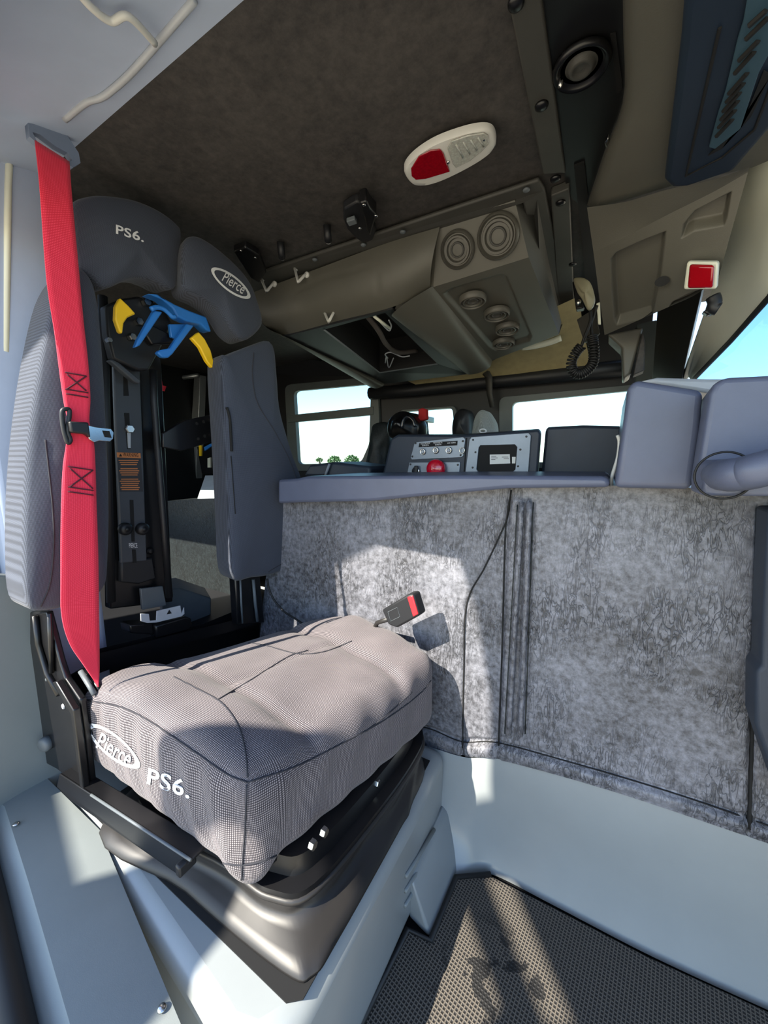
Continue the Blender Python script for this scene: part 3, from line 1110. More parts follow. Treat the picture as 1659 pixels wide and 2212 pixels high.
def cush(s, p):
    u, v = (s.x / HX + 1) / 2, (s.y / HY + 1) / 2
    q = RO.lerp(FO, u).lerp(RI.lerp(FI, u), v)
    # the front edge bows out, the rear corners round off
    q += X * (0.004 * math.sin(math.pi * v) * sstep(0.6, 1.0, u))
    q += X * (0.05 * sstep(0.30, 0.0, u) * (sstep(0.22, 0.0, v) + sstep(0.75, 1.0, v)))
    t = (s.z / HZ + 1) / 2
    z = 0.432 + s.z
    if t > 0.5:
        k = sstep(0.5, 1.0, t)
        z += k * (0.018 * sstep(0.36, 0.10, v) + 0.016 * sstep(0.68, 0.90, v))
        z += k * 0.018 * math.sin(math.pi * min(1, max(0, u))) - k * 0.012 * sstep(0.4, 0.0, u)
        z -= k * 0.010 * math.exp(-((v - 0.27) / 0.025) ** 2) + k * 0.009 * math.exp(-((v - 0.74) / 0.025) ** 2) + k * 0.006 * math.exp(-((u - 0.50) / 0.02) ** 2) * (1 if 0.27 < v < 0.74 else 0)
        # softness and creases
        z += k * 0.003 * math.sin(17 * u + 9 * v)
    if t < 0.5:
        k = sstep(0.5, 0.0, t)
        z -= k * (0.034 * sstep(0.86, 1.0, u) * sstep(0.14, 0.0, v) + 0.012 * (1 - u) * v)
    # puckers on the outboard face
    if v < 0.12:
        q.y -= 0.0030 * math.sin(u * 55 + t * 4) * sstep(1.0, 0.75, t) * sstep(0.0, 0.35, t) + 0.006 * math.sin(math.pi * t)
    if u > 0.9:
        q.x += 0.002 * math.sin(v * 40 - t * 5) + 0.004 * math.sin(math.pi * t)
    return Vector((q.x, q.y, z))


V, F, UV = g_rbox(HX, HY, HZ, 0.040, 60, 60, 22, cush)
co = obj('seat_cushion', V, F, seatcloth, seat, smooth=True, uv=UV)
weld(co)
cb = bvh_of(co)
for pts in ([(375, 1462), (430, 1490), (480, 1520), (515, 1570), (530, 1625), (535, 1680)], [(470, 1512), (540, 1470), (620, 1420), (665, 1405)],
            [(460, 1385), (560, 1392), (640, 1412), (700, 1408), (760, 1385)], [(190, 1512), (270, 1530), (330, 1562), (375, 1592), (430, 1630), (490, 1672), (535, 1690)],
            [(535, 1690), (640, 1655), (730, 1610), (830, 1555), (905, 1500), (938, 1460)], [(533, 1695), (530, 1780), (524, 1860), (522, 1900)],
            [(460, 1860), (520, 1868), (580, 1855), (650, 1820)], [(790, 1580), (840, 1540), (890, 1495)]):
    seam('seam', cb, pts, co)
V2, F2 = text_geo('PS6.', 0.0, 0.02, 1.05)
print_on('logo_letters', cb, V2, F2, (318, 1692), (92, 33), (4, -36), white, co)
V2, F2 = text_geo('Pierce', 0.25, 0.008)
print_on('logo_letters', cb, V2, F2, (208, 1614), (72, 44), (8, -36), white, co)
V2, F2 = ring2(0.7, 1.0, 0.11)
V2 = [(0.5 + (x - 0.5) * (1 + 0.10 * abs(2 * x - 1) ** 4), y) for x, y in V2]
print_on('logo_oval', cb, V2, F2, (188, 1598), (106, 78), (10, -52), white, co)

# pads of the backrest
def padobj(name, px, xx, back, bulge, parent, edge=0.018, n=72):
    V, F = g_pillow(PP(px, x=xx), back, bulge, n, edge)
    return obj(name, V, F, pad, parent, smooth=True, uv=uvyz(V))


hl = padobj('headrest', [(158, 440), (200, 420), (245, 420), (300, 431), (350, 454), (386, 482), (396, 502), (394, 560), (390, 606), (376, 624), (342, 608), (311, 599), (282, 602), (231, 622), (200, 600), (166, 573), (156, 510)], -0.94, (-0.10, 0.01, 0.012), 0.015, seat)
hb = bvh_of(hl)
V2, F2 = text_geo('PS6.', 0.0, 0.02, 1.05)
print_on('logo_letters', hb, V2, F2, (250, 505), (60, 19), (0, -20), white, hl)
hr = padobj('headrest', [(398, 528), (416, 506), (452, 519), (506, 563), (542, 606), (560, 650), (569, 700), (535, 733), (506, 718), (477, 672), (440, 642), (405, 625), (395, 600)], -0.90, (-0.11, 0.035, 0.01), 0.014, seat)
hb = bvh_of(hr)
V2, F2 = text_geo('Pierce', 0.25, 0.006)
print_on('logo_letters', hb, V2, F2, (478, 606), (46, 31), (7, -21), white, hr)
V2, F2 = ring2(0.55, 1.0, 0.12)
V2 = [(0.5 + (x - 0.5) * (1 + 0.08 * abs(2 * x - 1) ** 4), y) for x, y in V2]
print_on('logo_oval', hb, V2, F2, (453, 601), (78, 56), (12, -34), white, hr)
bl = padobj('side_bolster', [(165, 576), (195, 592), (212, 645), (224, 760), (234, 900), (240, 1060), (236, 1210), (226, 1275), (180, 1302), (100, 1322), (62, 1305), (54, 1200), (58, 1050), (72, 900), (95, 750), (125, 630)], -0.93, (-0.11, 0, 0), 0.02, seat)
seam('seam', bvh_of(bl), [(98, 950), (105, 1010), (114, 1100), (116, 1180), (108, 1260), (88, 1310)], bl)
br = padobj('side_bolster', [(482, 782), (500, 765), (545, 745), (588, 737), (598, 800), (606, 880), (632, 970), (656, 1040), (669, 1110), (666, 1170), (642, 1215), (600, 1240), (545, 1250), (506, 1247), (498, 1120), (490, 950)], -0.90, (-0.10, 0.02, 0), 0.012, seat)
bb = bvh_of(br)
seam('seam', bb, [(548, 762), (545, 810), (556, 870), (595, 935), (632, 1010), (652, 1090), (655, 1150), (632, 1200), (580, 1235)], br)
slit = seam('opening', bb, [(490, 880), (496, 905), (499, 950), (500, 975)], br, void, 0.004)
seam('zip', bb, [(499, 985), (503, 1040), (508, 1110)], br, void, 0.0012)

# steel back tower
tw = plate('back_tower', [(228, 690), (345, 690), (374, 1300), (238, 1316)], (-0.03, 0, 0), black, seat, 0.004, x=-1.10)
cp = plate('tower_plate', [(245, 770), (302, 782), (318, 1212), (262, 1217), (249, 900)], (-0.012, 0, 0), towerm, seat, 0.003, x=-1.075)
XP = -1.0745
for px in ([(268, 892), (279, 892), (282, 970), (275, 970)], [(280, 1080), (288, 1080), (291, 1170), (284, 1170)], [(285, 1187), (293, 1187), (295, 1216), (287, 1216)], [(266, 805), (274, 805), (278, 855), (267, 855)]):
    obj('slot', *g_prism(PP(px, x=XP), (0.0008, 0, 0)), void, cp)
obj('slot_bolt', *g_bolt(P(277, 927, x=XP), X, 0.011, 0.012, True), steel, cp, smooth=False)
obj('slot_pin', *g_prism(PP([(274, 932), (281, 932), (281, 968), (276, 968)], x=XP + 0.001), (0.003, 0, 0)), lightgrey, cp)
lb = obj('warning_label', *g_prism(PP([(252, 977), (303, 979), (309, 1062), (258, 1062)], x=XP + 0.0003), (0.0006, 0, 0)), M_plain('label_black', (44, 46, 50), 0.7), cp)
bar = obj('label_bar', *g_prism(PP([(252, 977), (303, 979), (304, 990), (253, 988)], x=XP + 0.0012), (0.0006, 0, 0)), orange, lb)
V2, F2 = text_geo('WARNING', 0.0, 0.01, 1.1)
O = P(266, 986, x=XP + 0.0022)
obj('lettering', lay(V2, O, P(299, 987.5, x=XP + 0.0022) - O, Z * 0.010, 0.0002, nrm=X), F2, void, lb)
obj('hazard_triangle', *g_prism(PP([(257, 986), (264, 986), (260.5, 980)], x=XP + 0.0022), (0.0003, 0, 0)), void, lb)
for i in range(15):
    if i in (3, 8): continue
    yy = 993.5 + i * 4.5
    xo = 0.055 * (yy - 990)
    w0 = 3 + (i * 7 % 5)
    obj('print_line', *g_prism(PP([(253 + xo + w0, yy), (302 + xo - w0, yy), (302 + xo - w0, yy + 2), (253 + xo + w0, yy + 2)], x=XP + 0.0012), (0.0004, 0, 0)), orange, lb)
V2, F2 = text_geo('PIERCE')
O = P(279, 1183, x=XP + 0.0006)
obj('maker_lettering', lay(V2, O, P(297, 1183, x=XP + 0.0006) - O, Z * 0.012, 0.0002, nrm=X), F2, white, cp)
for px, py in ((268, 1142), (305, 1142)):
    kb = obj('clamp_knob', *g_lathe([(0.016, 0), (0.016, 0.012), (0.010, 0.016), (0.005, 0.016), (0.005, 0.018), (0, 0.018)], P(px, py, x=XP), X, 20), blackp, cp, smooth=True)
for px, py in ((288, 1236), (325, 1228), (323, 1190)):
    obj('bolt', *g_bolt(P(px, py, x=-1.098), X, 0.010, 0.01), black, tw)
obj('tower_foot', *g_prism(PP([(262, 1212), (330, 1205), (338, 1250), (300, 1262), (262, 1258)], x=-1.08), (-0.018, 0, 0)), blackp, seat, bevel=0.004)
obj('tower_rail', *g_tube([P(331, 800, x=-1.06), P(333, 870, x=-1.06), P(352, 1120, x=-1.06), P(366, 1290, x=-1.06)], 0.009, 12), blackp, seat, smooth=True)
obj('tower_rail', *g_tube([P(222, 640, x=-1.06), P(228, 900, x=-1.06), P(240, 1300, x=-1.06)], 0.010, 12), blackp, seat, smooth=True)

# bottle bracket under the headrests
bk = plate('bottle_bracket', [(228, 660), (262, 645), (300, 640), (352, 655), (372, 700), (352, 745), (322, 800), (300, 800), (245, 775), (232, 720)], (-0.03, 0, 0), blackp, seat, 0.005, x=-1.02)
cl = plate('claw', [(260, 643), (278, 660), (294, 678), (276, 686), (268, 698), (265, 721), (258, 717), (249, 690), (250, 662)], (-0.014, 0, 0), yellow, bk, 0.003, x=-0.96)
cl = plate('claw', [(430, 717), (414, 730), (432, 750), (447, 780), (459, 795), (464, 788), (456, 757), (443, 732)], (-0.014, 0, 0), yellow, bk, 0.003, x=-0.96)
crd = plate('cradle', [(320, 634), (340, 635), (362, 648), (378, 657), (410, 671), (446, 684), (452, 700), (457, 717), (447, 713), (434, 700), (405, 694), (384, 684), (374, 666), (350, 646)], (-0.035, 0, 0), blue, bk, 0.004, x=-0.965)
obj('cradle_lip', *g_tube(spline(PP([(326, 668), (338, 664), (352, 667), (364, 676), (372, 684), (379, 684)], x=-0.955), 16), 0.0055, 8), blue, bk, smooth=True)
plate('cradle_leg', [(334, 670), (352, 674), (303, 746), (292, 751), (298, 735)], (-0.016, 0, 0), blue, bk, 0.003, x=-0.957)
plate('cradle_leg', [(404, 699), (420, 703), (374, 764), (364, 773), (352, 772), (340, 762), (346, 756), (368, 752)], (-0.016, 0, 0), blue, bk, 0.003, x=-0.963)
plate('cradle_web', [(366, 700), (402, 700), (388, 735), (370, 728)], (-0.010, 0, 0), blue, bk, 0.002, x=-0.985)
for px, py, r in ((330, 650, 0.010), (313, 654, 0.010), (282, 729, 0.009), (296, 696, 0.010), (232, 736, 0.006)):
    obj('bolt', *g_bolt(P(px, py, x=-1.018), X, r, 0.014, True), steel, bk)
plate('latch_arm', [(236, 778), (247, 774), (305, 822), (302, 830), (290, 824)], (-0.02, 0, 0), towerm, bk, 0.003, x=-1.03)
plate('latch_block', [(325, 700), (372, 722), (376, 742), (330, 745), (315, 725)], (-0.02, 0, 0), black, bk, 0.004, x=-1.0)

# folded steel arm carrying the inboard bolster
ar = plate('bolster_arm', [(388, 914), (402, 907), (479, 892), (479, 948), (394, 974), (352, 966), (352, 936)], (-0.012, 0, 0), black, seat, 0.002, x=-1.03)
for px, py, st_ in ((457, 904, 1), (459, 937, 1), (440, 911, 0), (442, 942, 0), (425, 915, 0), (428, 948, 0)):
    if st_: obj('bolt', *g_bolt(P(px, py, x=-1.029), X, 0.009, 0.008, True), steel, ar)
    else: obj('hole', *g_prism([P(px, py, x=-1.0292) + Vector((0, 0.005 * math.cos(a), 0.005 * math.sin(a))) for a in [i * math.pi / 5 for i in range(10)]], (0.0005, 0, 0)), void, ar)
plate('bolster_post', [(508, 1247), (562, 1245), (572, 1345), (514, 1350)], (-0.03, 0, 0), black, seat, 0.004, x=-0.95)
obj('post_edge', *g_tube(PP([(547, 1252), (551, 1300), (556, 1342)], x=-0.945), 0.005, 8), toolgrey, seat, smooth=True)
obj('post_edge', *g_tube(PP([(519, 1252), (521, 1300), (524, 1346)], x=-0.945), 0.003, 8), toolgrey, seat, smooth=True)

# frame, side plate, front rail
sp = plate('side_plate', [(64, 1322), (100, 1322), (128, 1430), (140, 1466), (172, 1512), (182, 1580), (196, 1706), (162, 1692), (122, 1662), (92, 1646), (74, 1570), (64, 1420)], (0, 0.012, 0), black, seat, 0.003, y=0.305)
obj('plate_flange', *g_prism(PP([(128, 1468), (136, 1466), (174, 1528), (196, 1704), (189, 1706), (168, 1536)], y=0.302), (0, -0.012, 0)), black, sp, bevel=0.002)
obj('pivot', *g_lathe([(0.016, 0), (0.016, 0.012), (0.012, 0.016), (0, 0.016)], P(106, 1602, y=0.305), Vector((0.3, -1, 0)), 20), toolgrey, sp, smooth=True)
obj('hole', *g_lathe([(0.006, 0), (0.005, 0.002), (0, 0.002)], P(137, 1526, y=0.304), -Y, 14), lightgrey, sp)
obj('hole', *g_lathe([(0.004, 0), (0.003, 0.002), (0, 0.002)], P(101, 1468, y=0.304), -Y, 14), toolgrey, sp)
obj('plate_rib', *g_tube(PP([(76, 1330), (82, 1390), (102, 1455), (128, 1500)], y=0.300), 0.006, 8), black, sp, smooth=True)
obj('plate_rib', *g_tube(PP([(108, 1324), (110, 1400), (112, 1452)], y=0.300), 0.005, 8), black, sp, smooth=True)
a0, a1 = P(128, 1672, y=0.285), P(412, 1858, y=0.30)
fl = [a0, a1, a1 + Vector((0, 0.03, 0)), a0 + Vector((0, 0.03, 0))]
rl = obj('seat_rail', *g_prism(fl, (0, 0, -0.006)), black, seat, bevel=0.002)
b0, b1, b2 = P(150, 1728, y=0.285), P(388, 1893, y=0.30), P(122, 1700, y=0.285)
obj('rail_face', *g_prism([a0, a1, b1, b0, b2], (0, 0.005, 0)), black, rl, bevel=0.0015)
obj('rail_edge', *g_tube([a0.lerp(a1, 0.3), a0.lerp(a1, 0.6), a1], 0.0025, 6), toolgrey, rl, smooth=True)
obj('rail_clip', *g_box(P(402, 1866, y=0.302), (0.012, 0.03, 0.02)), blackp, rl, bevel=0.003)
obj('rear_bar', *g_loft([PP([(212, 1412), (380, 1370), (560, 1326), (640, 1318)], x=-1.0), PP([(212, 1455), (380, 1395), (560, 1348), (640, 1340)], x=-1.0),
                         [p + X * -0.03 for p in PP([(212, 1455), (380, 1395), (560, 1348), (640, 1340)], x=-1.0)], [p + X * -0.03 for p in PP([(212, 1412), (380, 1370), (560, 1326), (640, 1318)], x=-1.0)]], closed=False), black, seat)
obj('belt_anchor', *g_prism(PP([(128, 1470), (172, 1445), (205, 1480), (215, 1500), (190, 1530), (165, 1520)], y=0.335), (0, 0.01, 0)), black, seat, bevel=0.003)
obj('anchor_edge', *g_tube(PP([(174, 1450), (195, 1484), (204, 1500)], y=0.328), 0.005, 8), toolgrey, seat, smooth=True)

# suspension under the cushion
ZL = 0.312
lip = [P(470, 1945, z=ZL), P(590, 1950, z=ZL), P(640, 1925, z=ZL), P(770, 1790, z=ZL), P(885, 1660, z=ZL), P(905, 1640, z=ZL)]
lip = [Vector((-0.80, 0.37, ZL)), Vector((-0.50, 0.355, ZL)), Vector((-0.41, 0.36, ZL)), Vector((-0.36, 0.40, ZL)), Vector((-0.338, 0.56, ZL)), Vector((-0.332, 0.70, ZL)), Vector((-0.345, 0.79, ZL)), Vector((-0.40, 0.82, ZL)), Vector((-0.62, 0.83, ZL)), Vector((-0.80, 0.80, ZL))]
lipd = spline(lip, 60, True)
cen = Vector((-0.58, 0.59, 0))


def ringz(pts, s, z): return [Vector((cen.x + (p.x - cen.x) * s, cen.y + (p.y - cen.y) * s, z)) for p in pts]


obj('suspension_housing', *g_loft([ringz(lipd, 0.90, 0.355), ringz(lipd, 0.92, 0.325), ringz(lipd, 1.0, 0.322), ringz(lipd, 1.0, 0.308), ringz(lipd, 0.97, 0.300)], cap=True, closed=True), black, seat, smooth=True, angle=30)
base = [Vector((-0.86, 0.325, 0.256)), Vector((-0.58, 0.318, 0.256)), Vector((-0.36, 0.325, 0.256)), Vector((-0.318, 0.345, 0.256)), Vector((-0.312, 0.40, 0.256)), Vector((-0.312, 0.60, 0.256)), Vector((-0.315, 0.66, 0.256)), Vector((-0.36, 0.80, 0.256)), Vector((-0.62, 0.82, 0.256)), Vector((-0.86, 0.80, 0.256))]
based = spline(base, 60, True)
rows = []
for k in range(9):
    t_ = k / 8
    rows.append([a.lerp(b, (0.1 * t_ + 0.9 * sstep(0.45, 0.95, t_))) for a, b in zip(ringz(lipd, 0.985, 0), based)])
    fz = 0.302 - (0.302 - 0.257) * t_
    rows[-1] = [Vector((p.x + 0.004 * math.sin(i * 0.9 + k) * (1 - t_), p.y, fz)) for i, p in enumerate(rows[-1])]
rows.append(ringz(based, 1.005, 0.2545))
obj('boot_rim', *g_tube(ringz(lipd, 0.995, 0.306), 0.006, 10, closed=True), boot, seat, smooth=True)
obj('rubber_boot', *g_loft(rows, cap=True, closed=True), boot, seat, smooth=True)
for px, py in ((812, 1690), (697, 1795), (672, 1822), (880, 1656)):
    p = P(px, py, x=-0.362)
    obj('bolt', *g_bolt(p, X, 0.008, 0.008, True), steel, seat)
obj('cushion_pan', *g_prism([Vector((-0.90, 0.34, 0.345)), Vector((-0.43, 0.345, 0.345)), Vector((-0.355, 0.78, 0.345)), Vector((-0.70, 0.88, 0.345)), Vector((-0.9, 0.7, 0.345))], (0, 0, 0.02)), black, seat)

# ================================================================== SEAT BELT
bt = thing('seat_belt', 'red seat belt hanging from the pillar in front of the outboard bolster', 'seat belt', P(212, 1482, x=-0.85))
Lp = [(75, 303), (85, 400), (100, 600), (118, 720), (128, 800), (138, 870), (147, 915), (143, 960), (136, 1010), (132, 1100), (131, 1250), (133, 1330), (150, 1390), (180, 1436), (211, 1482)]
Rp = [(150, 350), (155, 420), (168, 560), (180, 690), (190, 780), (195, 860), (193, 912), (203, 960), (206, 1010), (208, 1080), (212, 1200), (214, 1350), (214.5, 1400), (214.5, 1445), (213, 1484)]
n = len(Lp)
rows = []
Ls = dense(Lp, 6)
Rs = dense(Rp, 6)
Vb, UVb = [], []
for i, (l, r) in enumerate(zip(Ls, Rs)):
    f = i / (len(Ls) - 1)
    x = -0.915 + 0.07 * f + 0.004 * math.sin(f * 20)
    a, b = P(*l, x=x), P(*r, x=x + 0.004)
    rows.append([a.lerp(b, k / 6) for k in range(7)])
    UVb += [(k / 6 * 0.048, f * 1.2) for k in range(7)]
g = g_loft(rows)
wb = obj('webbing', *g, redbelt, bt, smooth=True, uv=UVb, solid=0.0025)
wbv = bvh_of(wb)
for y0, y1 in ((805, 855), (1008, 1066)):
    for (a, b) in (((140 if y0 < 900 else 146, y0), (186 if y0 < 900 else 200, y0 + 8)), ((140 if y0 < 900 else 146, y1 - 14), (190 if y0 < 900 else 201, y1 - 6)), ((142 if y0 < 900 else 146, y1 - 4), (190 if y0 < 900 else 201, y1 + 4)), ((144 if y0 < 900 else 150, y0 + 4), (186 if y0 < 900 else 200, y1 - 10)), ((186 if y0 < 900 else 200, y0 + 8), (144 if y0 < 900 else 150, y1 - 14))):
        q = on(wbv, [(a[0] + (b[0] - a[0]) * k / 10, a[1] + (b[1] - a[1]) * k / 10) for k in range(11)], 0.002)
        if len(q) > 3: obj('stitching', *g_tube(q, 0.0013, 6), stitch, bt, smooth=True)
dring = M_plain('ring_grey', (120, 132, 152), 0.45)
og = [(60, 262), (75, 250), (100, 262), (140, 285), (170, 330), (174, 352), (158, 362), (130, 345), (88, 315), (64, 295)]
ig = [(80, 300), (92, 303), (125, 328), (148, 346), (152, 350), (140, 345), (110, 326), (84, 308)]
obj('guide_ring', *g_plate_holes(PP(og, x=-0.925), [PP([(70, 285), (86, 290), (120, 316), (146, 330), (156, 346), (148, 350), (120, 335), (82, 310)], x=-0.925)], (-0.014, 0, 0)), dring, bt, bevel=0.004)
obj('ring_bolt', *g_lathe([(0.014, 0), (0.014, 0.012), (0.009, 0.018), (0, 0.018)], P(118, 268, x=-0.93), X, 20), lightgrey, bt, smooth=True)
obj('ring_mount', *g_prism(PP([(75, 190), (100, 205), (132, 240), (140, 290), (100, 285), (80, 240)], x=-0.945), (-0.16, 0, 0)), dring, bt, bevel=0.006)
ton = plate('tongue', [(190, 918), (205, 922), (240, 926), (246, 934), (245, 948), (238, 954), (214, 952), (204, 956), (192, 948)], (-0.003, 0, 0), steel, bt, 0.001, x=-0.865)
obj('tongue_slot', *g_prism(PP([(221, 930), (236, 931), (241, 946), (226, 944)], x=-0.8648), (0.0005, 0, 0)), void, ton)
plate('tongue_cover', [(150, 910), (192, 912), (197, 946), (188, 938), (154, 934)], (-0.016, 0, 0), blackp, bt, 0.004, x=-0.858)
obj('stop_clip', *g_tube(spline(PP([(136, 886), (148, 884), (150, 895), (146, 930), (152, 950), (146, 956), (138, 930), (134, 900)], x=-0.872), 40, True), 0.004, 8, closed=True), blackp, bt, smooth=True)

t = thing('belt_buckle', 'black seat belt buckle with red release button at the inboard edge of the cushion', 'buckle', P(820, 1345, y=0.86))
bc = obj('buckle_case', *g_prism(PP([(824, 1318), (880, 1285), (892, 1284), (906, 1330), (857, 1357), (838, 1350)], y=0.785), (0.006, 0.028, 0.003)), blackp, t, bevel=0.005, bseg=3)
obj('release_button', *g_prism(PP([(879, 1290), (891, 1287), (903, 1327), (892, 1333)], y=0.7835), (0.002, 0.02, 0)), M_plain('button_red', (214, 40, 48), 0.35), t, bevel=0.002)
obj('stalk', *g_tube([P(838, 1338, y=0.80), P(815, 1345, y=0.83), P(800, 1375, y=0.845), P(800, 1440, y=0.85)], 0.006, 10), boot, t, smooth=True)
obj('case_marks', *g_tube(PP([(838, 1322), (858, 1312), (864, 1332), (844, 1342), (838, 1322)], y=0.7845), 0.0006, 5), toolgrey, t)

# ================================================================== OVERHEAD
# ceiling rail along the cab, with bolts
t = thing('ceiling_rail', 'long flat bolted rail running across the dark ceiling beside the overhead console', 'ceiling rail', Vector((-0.15, 1.2, 1.6)))
zr = 1.588
obj('rail_strip', *g_prism([P(1085, -60, z=zr), P(1162, -60, z=zr), P(1222, 375, z=zr), P(1172, 378, z=zr)], (0, 0, 0.02)), dashdark if False else olive_dark, t, bevel=0.003)
obj('rail_strip', *g_prism([P(1190, 424, z=zr - 0.005), P(1230, 408, z=zr - 0.005), P(1241, 680, z=zr - 0.005), P(1208, 690, z=zr - 0.005)], (0, 0, 0.02)), olive_dark, t, bevel=0.003)
for px, py in ((1170, 227), (1200, 385), (1211, 437), (1237, 570), (1217, 681), (1115, 5)):
    obj('bolt', *g_bolt(P(px, py, z=zr - (0.005 if py > 400 else 0)), -Z, 0.011, 0.006), black, t, smooth=True)
structure('trim_13', g_prism([P(1240, 360, z=1.592), P(1262, 352, z=1.592), P(1300, 700, z=1.592), P(1275, 705, z=1.592)], (0, 0, 0.012)), void)
structure('trim_14', g_prism([P(1162, -80, z=1.596), P(1350, -80, z=1.596), P(1350, 230, z=1.596), P(1275, 460, z=1.596), P(1225, 420, z=1.596)], (0, 0, 0.008)), teal)

# ceiling speaker
c = P(1256, 138, z=1.592)
t = thing('ceiling_speaker', 'round black speaker set in the dark ceiling beside the rail', 'speaker', c)
obj('rim', *g_lathe([(0.040, 0), (0.041, 0.004), (0.037, 0.010), (0.033, 0.007), (0.029, 0.003)], c, -Z, 40), black, t, smooth=True)
obj('grille', *g_lathe([(0.030, 0.003), (0.026, 0.002), (0.019, 0.004), (0.017, 0.009), (0.012, 0.010), (0.009, 0.006), (0, 0.008)], c, -Z, 40), olive_dark, t, smooth=True)
obj('toggle', *g_lathe([(0.004, 0), (0.004, 0.012), (0, 0.014)], P(1212, 168, z=1.59), -Z, 12), steel, t, smooth=True)
obj('vent_slit', *g_prism([P(1318, 75, z=1.5935), P(1330, 72, z=1.5935), P(1345, 190, z=1.5935), P(1334, 205, z=1.5935)], (0, 0, 0.002)), void, t)

# dome light
ZD = 1.593
dl = [(873, 360), (880, 340), (905, 316), (945, 292), (1000, 272), (1040, 264), (1062, 268), (1071, 284), (1070, 305), (1050, 325), (1010, 350), (960, 375), (925, 387), (900, 389), (885, 382)]
t = thing('dome_light', 'oval white dome light with one red and one clear lens on the dark ceiling', 'ceiling light', P(972, 326, z=ZD))
o1 = spline(PP(dl, z=ZD), 60, True)
c = sum(o1, Vector()) / 60
obj('bezel', *g_loft([o1, [p + Z * -0.008 for p in o1], [c + (p - c) * 0.95 + Z * -0.013 for p in o1], [c + (p - c) * 0.80 + Z * -0.014 for p in o1]], cap=True, closed=True), bezel, t, smooth=True, angle=50)
rl_ = PP([(888, 362), (905, 335), (930, 322), (950, 320), (958, 328), (972, 368), (960, 372), (920, 384), (898, 386), (889, 378)], z=ZD - 0.0142)
obj('red_lens', *g_prism(rl_, (0, 0, -0.003)), redlens, t, bevel=0.002)
cl_ = PP([(966, 318), (975, 302), (1010, 290), (1045, 284), (1055, 290), (1056, 308), (1040, 325), (1015, 345), (985, 360), (978, 352)], z=ZD - 0.0142)
obj('clear_lens', *g_prism(cl_, (0, 0, -0.003)), clearlens, t, bevel=0.002)
for i in range(4):
    obj('lens_rib', *g_tube([P(985 + 16 * i, 312 - 5 * i, z=ZD - 0.0175), P(1000 + 15 * i, 340 - 8 * i, z=ZD - 0.0175)], 0.002, 6), clearlens, t, smooth=True)
for px, py in ((968, 350), (1046, 300)):
    obj('screw', *g_bolt(P(px, py, z=ZD - 0.0145), -Z, 0.004, 0.003), steel, t, smooth=True)

# overhead air console
t = thing('overhead_console', 'grey moulded overhead air console with round vents and an open black service hatch', 'overhead console', Vector((-0.45, 1.3, 1.6)))
obj('flange', *g_prism([P(540, 590, z=1.597), P(1165, 379, z=1.597), P(1178, 400, z=1.597), P(1236, 700, z=1.597), P(1190, 706, z=1.58), P(1130, 430, z=1.585), P(830, 525, z=1.585), P(600, 612, z=1.585), P(540, 628, z=1.585)], (0, 0, -0.010)), olive_dark, t, bevel=0.004)
for px, py in ((1137, 409), (870, 500), (785, 528), (680, 560)):
    obj('bolt', *g_bolt(P(px, py, z=1.580), -Z, 0.008, 0.005), toolgrey, t, smooth=True)
# front face of the body
r0 = [P(545, 632, y=0.99), P(600, 612, y=0.99), P(700, 575, y=0.99), P(830, 527, y=0.99), P(950, 490, y=0.99)]
r1 = [P(552, 660, y=1.01), P(600, 650, y=1.01), P(700, 625, y=1.01), P(840, 580, y=1.01), P(948, 548, y=1.01)]
r2 = [P(570, 690, y=1.04), P(605, 690, y=1.03), P(720, 672, y=1.03), P(850, 632, y=1.03), P(944, 600, y=1.04)]
r3 = [P(590, 718, y=1.08), P(620, 722, y=1.06), P(735, 692, y=1.06), P(845, 664, y=1.06), P(930, 626, y=1.08)]
obj('front_face', *g_relief2(r0, r3, 60, 24, [('rib', [(632, 690), (628, 655), (640, 630), (700, 600), (800, 575), (812, 590), (818, 640)], -0.002, 5)], curve=lambda u, v: 0.03 * math.sin(math.pi * v)), olive, t, smooth=True)
# pod with vents
TL, TR, BR, BL = P(946, 488, y=0.995), P(1112, 432, y=0.995), P(1142, 556, y=1.07), P(936, 620, y=1.07)
FR, FL = P(1207, 722, y=1.50), P(1063, 778, y=1.70)
obj('pod_front', *g_relief2([TL, TL.lerp(TR, 0.5), TR], [BL, BL.lerp(BR, 0.5), BR], 30, 20, [], curve=lambda u, v: 0.0), olive, t, smooth=True)
pocket = [(955, 636), (975, 622), (1080, 592), (1096, 596), (1150, 726), (1144, 738), (1072, 760), (1058, 752)]
obj('pod_underside', *g_relief(BL, BR, FR, FL, 90, 90, [('pocket', pocket, 0.010, 7)], normal=Vector((0, -0.2, -1)).normalized()), olive, t, smooth=True)
near = [P(946, 488, y=0.995), P(935, 560, y=1.0), P(936, 620, y=1.04)]
na = [P(938, 616, y=1.07), P(918, 628, y=1.055), P(885, 648, y=1.05), P(858, 668, y=1.055), P(846, 682, y=1.09), P(860, 688, y=1.2)]
fa = [P(1063, 776, y=1.70), P(1058, 792, y=1.69), P(1040, 803, y=1.70), P(1022, 808, y=1.72), P(1008, 808, y=1.76), P(1000, 800, y=1.86)]
obj('pod_roll', *g_loft([spline([a.lerp(b, k / 6) for a, b in zip(na, fa)], 24) for k in range(7)]), olive, t, smooth=True)
obj('pod_cap', *g_loft([[TL.lerp(BL, k / 6) for k in range(7)], [TL.lerp(BL, k / 6) + Vector((-0.02, 0.01, 0)) for k in range(7)], [P(930, 495, y=1.0).lerp(na[4], k / 6) for k in range(7)]]), olive, t, smooth=True)
fe = spline(fa, 24)
obj('pod_end', *g_prism([FL] + fe + [P(990, 760, y=1.9), P(1100, 740, y=1.9), P(1215, 700, y=1.7), FR], (0, 0.004, 0)), olive, t)
